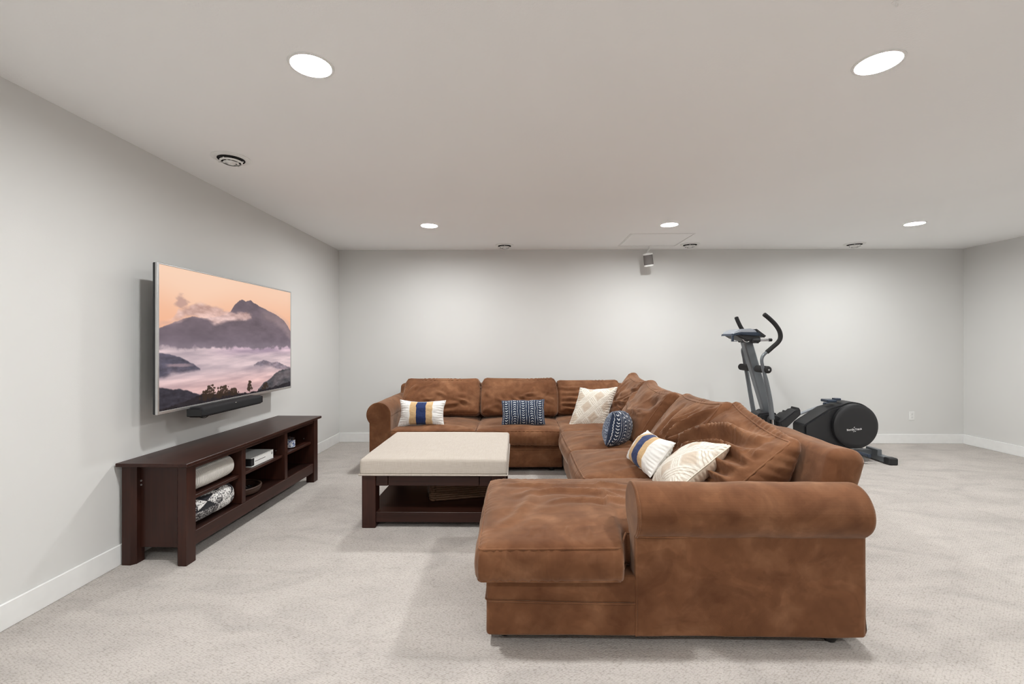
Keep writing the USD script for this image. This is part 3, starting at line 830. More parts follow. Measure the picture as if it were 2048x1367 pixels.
for sy in (-1, 1):
    ya, yb = sy * (OY - 0.012), sy * (OY - 0.034)
    part(ot, "apron", box((-OX + 0.10, ya, 0.305), (-OX + 0.186, yb, 0.388), 0.002), M["wood_x"])
    part(ot, "apron", box((OX - 0.186, ya, 0.305), (OX - 0.10, yb, 0.388), 0.002), M["wood_x"])
    part(ot, "apron", box((-OX + 0.186, ya, 0.381), (OX - 0.186, yb, 0.388), 0.001), M["wood_x"])
    part(ot, "drawer", box((-OX + 0.190, ya, 0.306), (OX - 0.190, yb, 0.3765), 0.002), M["wood_x"])
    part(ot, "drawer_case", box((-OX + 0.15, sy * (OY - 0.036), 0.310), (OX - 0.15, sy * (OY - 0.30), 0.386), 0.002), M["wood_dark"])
    part(ot, "rail", box((-OX + 0.10, sy * (OY - 0.012), 0.040), (OX - 0.10, sy * (OY - 0.040), 0.113), 0.002), M["wood_x"])
for sx in (-1, 1):
    part(ot, "apron", box((sx * (OX - 0.012), -OY + 0.10, 0.305), (sx * (OX - 0.035), OY - 0.10, 0.388), 0.002), M["wood_y"])
    part(ot, "rail", box((sx * (OX - 0.012), -OY + 0.10, 0.055), (sx * (OX - 0.040), OY - 0.10, 0.108), 0.002), M["wood_y"])
part(ot, "shelf", box((-OX + 0.03, -OY + 0.03, 0.088), (OX - 0.03, OY - 0.03, 0.111), 0.002), M["wood_x"])

# woven basket on the shelf: coiled ropes with upright twists
bk = thing("woven_basket", "brown woven seagrass basket on the shelf under the padded coffee table", "basket", (-0.49, 3.76, 0.112), 15)
bw, bd, bh, nr = 0.235, 0.165, 0.185, 11
part(bk, "bottom", box((-bw + 0.01, -bd + 0.01, 0), (bw - 0.01, bd - 0.01, 0.012), 0.004), M["wicker"])
ring = rounded([(-bw, -bd), (bw, -bd), (bw, bd), (-bw, bd)], 0.03)
for k in range(nr):
    z = 0.009 + k * (bh - 0.012) / (nr - 1)
    L = np.arange(len(ring))
    s = 0.003 * np.where((L + k) % 2, 1, -1)
    nn = ring / np.linalg.norm(ring, axis=1, keepdims=True)
    pth = np.c_[ring + nn * s[:, None], z + 0.001 * np.sin(L * 2.0)]
    part(bk, "woven_row", tube(smoothpath(pth, 2, True), 0.0095, 7, closed=True), M["wicker"], True)
part(bk, "rim", tube(np.c_[ring, np.full(len(ring), bh)], 0.013, 8, closed=True), M["wicker"], True)

# ================================================================== TELEVISION
TX, TY0, TY1, TZ0, TZ1 = -2.244, 2.797, 4.490, 0.900, 1.853
tv = thing("television", "large flat television showing misty mountains at sunset on the left wall", "television", (TX, (TY0 + TY1) / 2, TZ0), 0.4)
hw, hh = (TY1 - TY0) / 2, TZ1 - TZ0
part(tv, "back_panel", box((-0.030, -hw + 0.002, 0.002), (-0.006, hw - 0.002, hh - 0.002), 0.004), M["black_matt"])
part(tv, "rear_housing", box((-0.075, -hw * 0.72, 0.06), (-0.028, hw * 0.72, hh * 0.7), 0.012), M["black_matt"])
bz, bb = 0.011, 0.020
for nm, lo, hi in (("bezel", (-0.012, -hw, 0), (0.004, -hw + bz + 0.004, hh)), ("bezel", (-0.012, hw - bz, 0), (0.004, hw, hh)), ("bezel", (-0.012, -hw + bz, hh - bz), (0.004, hw - bz, hh)), ("bezel", (-0.012, -hw + bz, 0), (0.004, hw - bz, bb))):
    part(tv, nm, box(lo, hi, 0.002), M["silver"])
part(tv, "wall_mount", [box((-0.178, -0.30, 0.28), (-0.166, 0.30, 0.62), 0.003), box((-0.17, -0.22, 0.32), (-0.07, -0.18, 0.60), 0.004), box((-0.17, 0.18, 0.32), (-0.07, 0.22, 0.60), 0.004)], M["black_matt"])


def sstep(a, b, x):
    t = np.clip((x - a) / (b - a), 0, 1)
    return t * t * (3 - 2 * t)


def mixc(c, col, k):
    return c * (1 - k[..., None]) + np.array(col, float) * k[..., None]


def landscape(S, Tt):
    """Colours (sRGB 0-255) of the picture on the screen: S from left to right, Tt from top to bottom."""
    f = lambda sx, sy, o, sd: meshkit.fbm(np.stack([S * sx, Tt * sy, 0 * S], -1) + 30, o, sd)
    c = np.zeros(S.shape + (3,))
    top, low = np.array([246, 205, 178.]), np.array([243, 184, 150.])
    k = sstep(0.0, 0.42, Tt)
    c[:] = top
    c = c * (1 - k[..., None]) + low * k[..., None]
    c = mixc(c, (250, 214, 188), 0.5 * sstep(0.5, 0.15, np.abs(S - 0.2) + Tt))
    # far mountain
    rx = [0, .08, .14, .18, .25, .31, .40, .43, .46, .50, .521, .55, .575, .592, .63, .712, .80, .853, .93, .97, 1.0]
    ry = [.437, .387, .352, .336, .34, .33, .30, .27, .215, .168, .153, .165, .158, .148, .172, .205, .24, .262, .31, .36, .41]
    ridge = np.interp(S, rx, ry) + 0.012 * (f(60, 1, 3, 3) - 0.5)
    mk = sstep(-0.003, 0.004, Tt - ridge)
    sh = f(14, 22, 5, 5)
    mcol = np.array([112, 98, 106.])[None, None] * (1 + 0.30 * (sh - 0.5))[..., None]
    mcol = mcol * (1 - 0.35 * sstep(0.36, 0.56, Tt)[..., None]) + np.array([128, 116, 130.]) * 0.35 * sstep(0.36, 0.56, Tt)[..., None]
    mcol = mcol + 14 * sstep(0.50, 0.58, Tt)[..., None]
    c = c * (1 - mk[..., None]) + mcol * mk[..., None]
    # cloud bank lying across the mountain and to its left
    n1, n2 = f(9, 13, 5, 8), f(22, 30, 4, 9)
    cl_top = np.interp(S, [0, .06, .10, .16, .2, .29, .36, .42, .50, .56, .61, .66, 1], [.40, .38, .27, .255, .23, .225, .25, .275, .285, .27, .30, .34, .5])
    cl_bot = np.interp(S, [0, .06, .12, .18, .25, .31, .38, .45, .52, .59, .62, .68, 1], [.43, .39, .365, .345, .35, .375, .365, .345, .33, .325, .315, .32, .4])
    w = (n1 - 0.5) * 0.10 + (n2 - 0.5) * 0.04
    ck = sstep(-0.012, 0.030, Tt - cl_top + w) * sstep(-0.015, 0.03, cl_bot - Tt + w * 0.6) * sstep(0.02, 0.12, S) * sstep(0.67, 0.55, S)
    ccol = np.array([198, 162, 154.])[None, None] + (n2 - 0.5)[..., None] * 95 + 22 * sstep(0.27, 0.34, Tt)[..., None]
    c = c * (1 - 0.88 * ck[..., None]) + ccol * 0.88 * ck[..., None]
    pf = sstep(0.055, 0.025, np.hypot((S - 0.115) * 1.1, (Tt - 0.235)) + (n2 - 0.5) * 0.06)
    c = mixc(c, (186, 150, 142), 0.8 * pf)
    r2 = sstep(0.10, 0.02, np.abs(Tt - ridge - 0.03) + (n1 - 0.5) * 0.1) * sstep(0.64, 0.74, S) * sstep(0.16, 0.3, Tt)
    c = mixc(c, (196, 168, 165), 0.35 * r2)
    c = mixc(c, (205, 165, 155), 0.5 * sstep(0.03, 0.0, np.abs(Tt - 0.405 + S * 0.3) + (n2 - .5) * .04) * sstep(0.10, 0.02, S))
    # sea of fog
    ft = 0.572 + 0.02 * (f(7, 1, 3, 12) - 0.5) + 0.012 * S
    fk = sstep(-0.012, 0.022, Tt - ft + (f(26, 20, 4, 13) - 0.5) * 0.07)
    fn = meshkit.fbm(np.stack([S * 5 + 2 * Tt, Tt * 26, 0 * S], -1) + 70, 5, 15)
    base = np.array([208, 186, 190.]) + sstep(0.72, 0.92, Tt)[..., None] * np.array([8, -8, -14.])
    fcol = base + (fn - 0.5)[..., None] * np.array([95, 82, 72.]) - 22 * sstep(0.10, 0.0, Tt - ft)[..., None] * np.array([.6, .8, .3]) * sstep(0.2, 0.5, S)[..., None]
    c = c * (1 - fk[..., None]) + fcol * fk[..., None]

    def hill(c, xs, tops, bots, col, soft=0.006, rough=0.012, seed=20, mist=0.0):
        tp_ = np.interp(S, xs, tops) + rough * (f(55, 1, 4, seed) - 0.5)
        bt_ = np.interp(S, xs, bots)
        k = sstep(-soft, soft, Tt - tp_) * sstep(-0.02, 0.02, bt_ - Tt + 0.05 * (f(16, 18, 4, seed + 1) - 0.5)) * ((S >= xs[0]) & (S <= xs[-1]))
        tex = (f(40, 50, 4, seed + 2) - 0.5)[..., None]
        cc = np.array(col, float) * (1 + 0.5 * tex) + mist * sstep(0.3, 0.75, f(12, 16, 4, seed + 3))[..., None] * np.array([60, 48, 46.])
        return c * (1 - k[..., None]) + cc * k[..., None]
    c = hill(c, [0, .04, .08, .12, .148, .19, .225], [.603, .61, .625, .645, .666, .70, .735], [.765, .762, .755, .75, .745, .74, .735], (84, 80, 94), mist=0.25)
    fb = sstep(0.016, 0.0, np.abs(Tt - 0.685 - 0.10 * S) + (n2 - 0.5) * 0.02) * sstep(0.02, 0.06, S) * sstep(0.21, 0.13, S)
    c = mixc(c, (170, 146, 152), 0.75 * fb)
    c = hill(c, [.62, .66, .712, .76, .80, .85, .90, .95, 1.0], [.74, .715, .703, .72, .735, .73, .755, .78, .80], [.745, .755, .76, .765, .78, .80, .82, .84, .85], (118, 108, 118), mist=0.7, seed=30)
    c = hill(c, [.66, .712, .76, .80, .842, .88, .92, .96, 1.0], [.97, .92, .90, .87, .835, .82, .815, .81, .812], [1.2] * 9, (74, 72, 76), mist=0.55, seed=40, rough=0.02)
    c = hill(c, [0, .03, .066, .10, .148, .18, .225, .28], [.835, .85, .862, .865, .885, .905, .935, .97], [1.2] * 8, (58, 55, 63), seed=50, rough=0.010)
    c = hill(c, [0, .08, .15, .20, .25, .29, .33, .38, .42, .46, .50, .56, .62, .70, .80, .9, 1.0], [.985, .975, .955, .94, .925, .935, .955, .95, .945, .955, .975, .985, .985, .98, .975, .965, .95], [1.3] * 17, (44, 40, 44), seed=60, rough=0.02)
    # trees in the foreground
    g = np.random.default_rng(5)
    for tx, tt, tb, wd, nb in ((.285, .872, .99, .040, 90), (.258, .91, .99, .028, 50), (.385, .895, .99, .046, 110), (.35, .93, .99, .028, 50), (.45, .925, .99, .040, 70), (.585, .880, .985, .022, 70), (.727, .925, .985, .028, 60)):
        k = sstep(0.0022, 0.0008, np.abs(S - tx)) * (Tt > tt + 0.01) * (Tt < tb)
        for _ in range(nb):
            yy = g.uniform(0, 1)
            ax, ay, rr = tx + g.normal(0, wd * (0.35 + 0.4 * yy) * 0.75), tt + yy * (tb - tt) * 0.85, g.uniform(0.003, 0.0085)
            k = np.maximum(k, sstep(rr, rr * 0.6, np.hypot((S - ax), (Tt - ay) * 0.62)))
        c = mixc(c, (58, 46, 38), 0.92 * k)
    return np.clip(c, 0, 255)


NY, NZ = 460, 264
sy, sz = np.meshgrid(np.linspace(0, 1, NY), np.linspace(0, 1, NZ), indexing="ij")
img = landscape(sy, sz)
vs = np.stack([np.full_like(sy, 0.0005), -hw + bz + 0.004 + sy * (2 * hw - 2 * bz - 0.004), hh - bz - sz * (hh - bz - bb)], -1).reshape(-1, 3)
idx = np.arange(NY * NZ).reshape(NY, NZ)
q = np.stack([idx[:-1, :-1], idx[:-1, 1:], idx[1:, 1:], idx[1:, :-1]], -1).reshape(-1, 4)
part(tv, "screen", (vs, np.vstack([q[:, [0, 1, 2]], q[:, [0, 2, 3]]])), M["screen"], True, "lit screen with a misty mountain sunset", color=lin(img.reshape(-1, 3)))

sb = thing("soundbar", "slim black soundbar hanging under the television", "soundbar", (-2.20, 3.44, 0.838))
part(sb, "body", soft_block((-0.055, -0.372, 0), (0.055, 0.372, 0.072), 0.022, 0.05, 0.0), M["black_cloth"], True)
part(sb, "end_cap", box((-0.050, -0.378, 0.008), (0.050, -0.366, 0.064), 0.005), M["black_gloss"])
part(sb, "end_cap", box((-0.050, 0.366, 0.008), (0.050, 0.378, 0.064), 0.005), M["black_gloss"])
part(sb, "bracket", [box((-0.098, -0.20, 0.02), (-0.090, 0.20, 0.115), 0.002), box((-0.095, -0.20, 0.018), (-0.050, 0.20, 0.026), 0.002)], M["black_matt"])
part(sb, "indicator", box((0.054, -0.01, 0.055), (0.0565, 0.01, 0.061), 0.001), M["silver"])
part(sb, "cable", tube(smoothpath([(-0.02, -0.30, 0.004), (-0.02, -0.27, -0.014), (-0.02, -0.22, -0.018), (-0.02, -0.17, 0.004)], 8), 0.003, 8), M["black_matt"])

# ================================================================== MEDIA CONSOLE
mc = thing("media_console", "long dark wood media console with six open compartments under the television", "media console", (-2.182, 3.590, 0), -1.2)
CL, CD = 0.862, 0.196     # half length (y) and half depth (x) of the body
part(mc, "top_board", box((-0.215, -0.893, 0.604), (0.226, 0.893, 0.626), 0.003), M["wood_y"])
for sx in (-1, 1):
    for sy_ in (-1, 1):
        x0, x1, y0, y1 = sx * (CD + 0.004), sx * (CD - 0.070), sy_ * CL, sy_ * (CL - 0.078)
        pl = [(x0, y0), (x1 + sx * 0.022, y0), (x1, y0 - sy_ * 0.022), (x1, y1), (x0, y1)]
        pl = pl if np.sign(sx * sy_) < 0 else pl[::-1]
        part(mc, "leg", plate(pl, 0, 0.604, "z", 0.0015), M["wood_z"], 20)
for sy_ in (-1, 1):
    part(mc, "side_panel", box((-CD + 0.06, sy_ * (CL - 0.050), 0.09), (CD - 0.06, sy_ * (CL - 0.070), 0.604), 0.002), M["wood_z"])
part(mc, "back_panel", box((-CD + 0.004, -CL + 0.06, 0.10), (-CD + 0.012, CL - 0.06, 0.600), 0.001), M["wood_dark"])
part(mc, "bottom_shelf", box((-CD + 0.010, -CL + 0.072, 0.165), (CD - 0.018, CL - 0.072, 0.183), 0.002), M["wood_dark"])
part(mc, "bottom_rail", box((CD - 0.022, -CL + 0.077, 0.094), (CD - 0.001, CL - 0.077, 0.183), 0.003), M["wood_y"])
part(mc, "top_rail", box((CD - 0.022, -CL + 0.077, 0.572), (CD - 0.001, CL - 0.077, 0.604), 0.003), M["wood_y"])
for yd in (-0.292, 0.292):
    part(mc, "divider", box((-CD + 0.010, yd - 0.022, 0.183), (CD - 0.002, yd + 0.022, 0.572), 0.003), M["wood_z"])
for yc in (-0.548, 0, 0.548):
    y0, y1 = yc - (0.268 if yc == 0 else 0.233), yc + (0.268 if yc == 0 else 0.233)
    part(mc, "shelf", box((-CD + 0.012, y0, 0.372), (CD - 0.022, y1, 0.394), 0.002), M["wood_y"])
for y_, z_ in ((-0.316, 0.43), (0.266, 0.43), (0.75, 0.43), (-0.316, 0.36)):
    part(mc, "shelf_pin", lathe([(0, 0), (0.005, 0), (0.005, 0.006), (0, 0.006)], 12, axis=(0, -1, 0), at=(0.12, y_, z_)), M["silver"])
for x_, z_ in ((-0.122, 0.50), (-0.122, 0.475)):
    part(mc, "bolt", lathe([(0, 0), (0.006, 0), (0.006, 0.004), (0, 0.005)], 12, axis=(0, -1, 0), at=(x_, -CL + 0.050, z_)), M["silver"])


def throw(L, rx, rz, ribs, seed, squash=0.0, n=150, k=72, e=2.5):
    """A folded, rolled throw: local y along its length, rounded ends, resting on z = 0; returns mesh, (y, angle) per vertex."""
    ys = np.linspace(-L / 2, L / 2, n)
    t = np.arange(k) / k * 2 * np.pi
    prof = np.stack([np.sign(np.cos(t)) * np.abs(np.cos(t)) ** (2 / e), np.sign(np.sin(t)) * np.abs(np.sin(t)) ** (2 / e)], 1)
    rings = []
    for y in ys:
        en = 1 - (np.abs(y) / (L / 2)) ** 7
        s = max(en, 0.0) ** 0.32 * 0.97 + 0.03
        p = prof * (rx, rz) * s
        nz = meshkit.fbm(np.c_[p[:, 0] * 9, np.full(k, y * 9), p[:, 1] * 9] + 20 + seed, 3, seed) - 0.5
        r_ = 1 + 0.10 * nz + (ribs * np.sin(y * 2 * np.pi / 0.0135) if ribs else 0)
        rings.append(np.c_[p[:, 0] * r_, np.full(k, y), p[:, 1] * r_ + rz])
    m = loft(rings)
    m.vertices[:, 2] = np.maximum(m.vertices[:, 2], 0.0)
    Y = np.r_[np.repeat(ys, k), -L / 2, L / 2]
    A = np.r_[np.tile(t, n), 0, 0]
    return m, Y, A


def place(c, x, y, z):
    """A point of the console in the room."""
    p = Ro.from_euler("z", -1.2, degrees=True).as_matrix() @ np.array([x, y, 0.0])
    return (p[0] - 2.182, p[1] + 3.590, z)


tm, ty, ta = throw(0.455, 0.158, 0.084, 0.018, 3)
g1 = thing("rolled_throw", "rolled light gray ribbed throw blanket on the console's upper shelf", "throw blanket", place(mc, 0.020, -0.548, 0.395), -1.2)
zz = tm.vertices[:, 2]
rib = 0.5 + 0.5 * np.sin(ty * 2 * np.pi / 0.0135)
tcol = np.array([0.62, 0.59, 0.55]) * (0.66 + 0.44 * rib)[:, None]
band = (np.sin(ta) > 0.15) & (np.sin(ta) < 0.62) & (np.cos(ta) > 0)
tcol = np.where(band[:, None], np.array([0.44, 0.41, 0.37]) * (0.9 + 0.12 * rib)[:, None], tcol)
part(g1, "cloth", tm, M["throw_col"], True, color=tcol)

tm, ty, ta = throw(0.455, 0.158, 0.092, 0.0, 7, n=190, k=150)
g2 = thing("patchwork_throw", "black and white patchwork throw blanket on the console's lower shelf", "throw blanket", place(mc, 0.024, -0.548, 0.184), -1.2)
au, av = (ty + 0.22) / 0.44, (ta / np.pi)          # along, and round: 0 front ... 0.5 top
spk = meshkit.noise(np.array(tm.vertices) * 210, 4)
spk2 = meshkit.noise(np.array(tm.vertices) * 210, 9)
lightc = np.where((spk > 0.40)[:, None], [0.72, 0.70, 0.68], [0.06, 0.055, 0.06])
darkc = np.where((spk2 > 0.66)[:, None], [0.55, 0.53, 0.52], [0.035, 0.03, 0.034])
black = np.tile([0.010, 0.010, 0.014], (len(ty), 1))
pv = (av + 0.28) / 0.80


def inside(poly):
    import shapely
    return shapely.contains_xy(shapely.Polygon(poly), au, pv)


tcol = lightc.copy()
dk = ((au < 0.50) & (pv > 0.76)) | ((au > 0.44) & (au < 0.60) & (pv < 0.45) & (np.abs(au - 0.52) < 0.05 + 0.10 * pv)) | ((au > 0.80) & (pv > 0.82)) | (au < 0.10)
tcol[dk] = darkc[dk]
bk_ = inside([(0.10, 0.74), (0.50, 0.64), (0.27, 0.50)]) | (inside([(0.08, 0.36), (0.30, 0.51), (0.48, 0.30), (0.36, 0.05)]) & (np.hypot((au - 0.25) * 1.0, pv - 0.45) < 0.26)) | \
    inside([(0.55, 0.98), (0.80, 0.94), (0.78, 0.74), (0.58, 0.66)]) | ((np.hypot(au - 0.72, (pv - 0.62) * 0.9) < 0.21) & (np.hypot(au - 0.66, (pv - 0.58) * 0.9) > 0.19) & (au > 0.74)) | ((pv < -0.05) & (au > 0.3))
tcol[bk_] = black[bk_]
part(g2, "cloth", tm, M["throw_col"], True, color=tcol)

gc = thing("game_console", "white game console with black corner on the console's middle shelf", "game console", place(mc, 0.035, 0.020, 0.395), -1.2)
part(gc, "body", box((-0.115, -0.108, 0.004), (0.115, 0.150, 0.064), 0.003), M["white_plastic"])
part(gc, "top_cover", box((-0.114, -0.150, 0.0645), (0.116, 0.150, 0.070), 0.002), M["white_plastic"])
part(gc, "corner_block", box((-0.112, -0.148, 0.006), (0.112, -0.110, 0.062), 0.003), M["black_matt"])
part(gc, "base_plate", box((-0.114, -0.150, 0.0), (0.116, 0.150, 0.005), 0.001), M["white_plastic"])
part(gc, "disc_slot", box((0.1145, -0.106, 0.034), (0.1158, 0.035, 0.0375), 0.0003), M["black_gloss"])
part(gc, "power_mark", lathe([(0.006, 0), (0.010, 0), (0.010, 0.001), (0.006, 0.001)], 24, axis=(1, 0, 0), at=(0.115, 0.128, 0.045)), M["black_matt"])

bo = thing("round_bowl", "dark woven round bowl on the console's middle lower shelf", "bowl", place(mc, 0.015, -0.085, 0.184), 0)
part(bo, "bowl", lathe([(0, 0.004), (0.11, 0.0), (0.150, 0.010), (0.162, 0.040), (0.160, 0.052), (0.152, 0.052), (0.148, 0.040), (0.136, 0.016), (0, 0.012)], 56), M["wicker_dark"], 40)
part(bo, "rim", tube([(0.157 * math.cos(t), 0.157 * math.sin(t), 0.053) for t in np.arange(40) / 40 * 2 * np.pi], 0.008, 8, closed=True), M["wicker_dark"], True)
for k, (x_, y_, a_) in enumerate(((-0.02, -0.040, 100), (0.045, 0.02, 100))):
    rc = thing("remote_control", ("black remote control lying in the dark bowl, nearer the front", "black remote control lying in the dark bowl, farther along")[k], "remote control", place(mc, 0.015 + x_, -0.085 + y_, 0.200), a_, group="remotes in the bowl")
    part(rc, "body", box((-0.085, -0.021, 0), (0.085, 0.021, 0.019), 0.006), M["black_gloss"])
    for i in range(6):
        part(rc, "button", lathe([(0, 0.0185), (0.004, 0.0185), (0.004, 0.0205), (0, 0.0208)], 10, at=(-0.06 + 0.022 * i, 0.008 * (-1) ** i, 0)), M["silver"] if i in (1, 4) else M["mesh_gray"])

cj = thing("candle_jar", "small glass candle jar with blue and white label on the upper shelf", "candle", place(mc, 0.105, 0.520, 0.395))
part(cj, "jar", lathe([(0, 0.0), (0.038, 0.0), (0.042, 0.004), (0.042, 0.078), (0.039, 0.088), (0.041, 0.094), (0.0385, 0.094), (0.0365, 0.088), (0.039, 0.078), (0.039, 0.008), (0, 0.007)], 40), M["jar_glass"], 40)
part(cj, "wax", lathe([(0, 0.0075), (0.0385, 0.0085), (0.0385, 0.066), (0, 0.066)], 36), M["wax"], 40)
part(cj, "label", lathe([(0.0424, 0.010), (0.0428, 0.010), (0.0428, 0.072), (0.0424, 0.072)], 48), M["jar_label"], 40)
for k in range(3):
    t = k * 2.1
    part(cj, "wick", tube([(0.015 * math.cos(t), 0.015 * math.sin(t), 0.066), (0.015 * math.cos(t), 0.015 * math.sin(t), 0.076)], 0.0012, 6), M["black_matt"])

# ================================================================== THROW PILLOWS


def pillow(name, label, w, h, t, centre, R, colour, group=None, seed=0, nu=200, nv=130, back=None, pinch=0.07, wr=0.004, trimcol=None, bendx=0.0, shear=0.0):
    pl_ = thing(name, label, "throw pillow", centre, R, group)
    U, V = np.meshgrid(np.sin(np.linspace(-1, 1, nu) * np.pi / 2) * 0.45 + np.linspace(-1, 1, nu) * 0.55, np.sin(np.linspace(-1, 1, nv) * np.pi / 2) * 0.45 + np.linspace(-1, 1, nv) * 0.55, indexing="ij")

    def xy(U, V):
        X = U * w / 2 * (1 - pinch * (1 - V ** 2) * np.abs(U) ** 1.5)
        Y = V * h / 2 * (1 - pinch * 1.4 * (1 - U ** 2) * np.abs(V) ** 1.5)
        X = X + 0.006 * (meshkit.noise(np.stack([U * 4, V * 4, 0 * U], -1) + 20 + seed, seed) - 0.5)
        Y = Y + 0.008 * (meshkit.noise(np.stack([U * 4, V * 4, 0 * U], -1) + 60 + seed, seed) - 0.5)
        return X + shear * Y, Y
    sheets = []
    for s in (1, -1):
        X, Y = xy(U, V)
        prof = np.clip(1 - np.abs(U) ** 2.6, 0, 1) ** 0.62 * np.clip(1 - np.abs(V) ** 2.6, 0, 1) ** 0.62
        Z = s * t / 2 * prof
        fb = meshkit.fbm(np.stack([U * 3.2, V * 3.2, 0 * U + s], -1) + 40 + seed, 4, seed) - 0.5
        edge = np.minimum(1 - np.abs(U), 1 - np.abs(V))
        along = np.where(1 - np.abs(U) < 1 - np.abs(V), V * h, U * w)
        pk = np.exp(-edge / 0.16) * np.clip(edge / 0.04, 0, 1)
        Z = Z + s * (wr * 2.2 * fb * np.clip(edge * 4, 0, 1) + wr * 0.9 * pk * np.sin(along * 120 + 6 * fb))
        Z = Z + bendx * (U ** 2 - 0.3)
        sheets.append(np.stack([X, Y, Z], -1))
    idx = np.arange(nu * nv).reshape(nu, nv)
    q = np.stack([idx[:-1, :-1], idx[1:, :-1], idx[1:, 1:], idx[:-1, 1:]], -1).reshape(-1, 4)
    tri = np.vstack([q[:, [0, 1, 2]], q[:, [0, 2, 3]]])
    front = (sheets[0].reshape(-1, 3), tri)
    part(pl_, "front_cover", front, M["cloth_col"], True, color=colour(U, V).reshape(-1, 3))
    bc = (back or colour)(U, V)
    part(pl_, "back_cover", (sheets[1].reshape(-1, 3), tri[:, ::-1]), M["cloth_col"], True, color=bc.reshape(-1, 3))
    ts = np.linspace(-1, 1, 40)[:-1]
    eu, ev = np.r_[ts, ts * 0 + 1, -ts, ts * 0 - 1], np.r_[ts * 0 - 1, ts, ts * 0 + 1, -ts]
    X, Y = xy(eu, ev)
    m = tube(np.c_[X, Y, bendx * (eu ** 2 - 0.3)], 0.0032, 8, closed=True)
    part(pl_, "edge_seam", m, M["cloth_col"], True, color=np.tile(trimcol if trimcol is not None else [0.7, 0.68, 0.65], (len(m.vertices), 1)))
    return pl_


def striped(U, V):
    c = np.tile(lin(232, 230, 226), U.shape + (1,))
    x = U + 0.012 * np.sin(V * 3)
    tan, navy = lin(205, 172, 128), lin(40, 55, 98)
    tn = meshkit.noise(np.stack([U * 60, V * 60, 0 * U], -1), 2)[..., None]
    c = np.where(((np.abs(x) < 0.50) & (np.abs(x) > 0.19))[..., None], tan * (0.92 + 0.16 * tn), c)
    c = np.where((np.abs(x) < 0.205)[..., None], navy * (0.9 + 0.2 * tn), c)
    c = np.where((np.abs(np.abs(x) - 0.505) < 0.012)[..., None], lin(240, 234, 222), c)
    return c


def chevrons(U, V):
    c = np.tile(lin(44, 54, 74), U.shape + (1,))
    ht = meshkit.noise(np.stack([U * 90, V * 60, 0 * U], -1), 7)
    c = c * (0.75 + 0.6 * ht)[..., None]
    col = (U + 1) / 2 * 5.0
    i = np.floor(col).astype(int)
    f = col - i - 0.5 + 0.02 * np.sin(V * 6 + i)
    sgn = np.where(i % 2 == 0, 1, -1)
    yy = (V * 0.5 + 0.5) * 10.5 - sgn * np.abs(f) * 2.2 * 1.0
    fy = yy - np.floor(yy)
    white = lin(226, 228, 230)
    arrow = (np.abs(f) < 0.16) & (fy > 0.33) & (fy < 0.62)
    dash = meshkit.noise(np.stack([i * 7.7, V * 7, 0 * U], -1) + 3, 5)
    line = (np.abs(np.abs(f) - 0.35) < 0.020) & (dash > 0.30)
    dots = (np.abs(np.abs(f) - 0.35) < 0.025) & (dash <= 0.30) & (np.sin(V * 110) > 0)
    c = np.where((arrow | line | dots)[..., None], white * (0.8 + 0.3 * ht[..., None]), c)
    return c


def chevron_back(U, V):
    s = meshkit.noise(np.stack([U * 60, V * 40, 0 * U], -1), 3)
    return np.where((s > 0.5)[..., None], lin(150, 158, 172), lin(70, 82, 104))


def lattice(U, V):
    c = np.tile(lin(216, 206, 192), U.shape + (1,))
    n_ = meshkit.noise(np.stack([U * 110, V * 110, 0 * U], -1), 3)[..., None]
    c = c * (0.9 + 0.16 * n_)
    a_, b2 = (U + V) * 0.96 + 0.02, (U - V) * 0.96 + 0.05
    for p in (a_, b2):
        fr = p - np.floor(p)
        c = np.where(((fr < 0.40))[..., None], lin(233, 227, 216) * (0.95 + 0.08 * n_), c)
        for s0 in (0.10, 0.20, 0.30):
            c = np.where((np.abs(fr - s0) < 0.014)[..., None], lin(196, 182, 164), c)
    fa, fb = a_ - np.floor(a_), b2 - np.floor(b2)
    c = np.where(((fa > 0.46) & (fa < 0.94) & (fb > 0.46) & (fb < 0.94))[..., None], lin(206, 190, 172) * (0.92 + 0.14 * n_), c)
    return c


def beige(U, V):
    n_ = meshkit.noise(np.stack([U * 90, V * 90, 0 * U], -1), 5)[..., None]
    return np.tile(lin(222, 206, 186), U.shape + (1,)) * (0.93 + 0.12 * n_)


def facing(n, up):
    n = np.array(n, float) / np.linalg.norm(n)
    u = np.array(up, float) - n * (n @ np.array(up, float))
    u /= np.linalg.norm(u)
    return np.stack([np.cross(u, n), u, n], 1)


def rv(*a):
    return Ro.from_rotvec(a).as_matrix()


def tilt(R, deg):
    return R @ Ro.from_euler("z", deg, degrees=True).as_matrix()


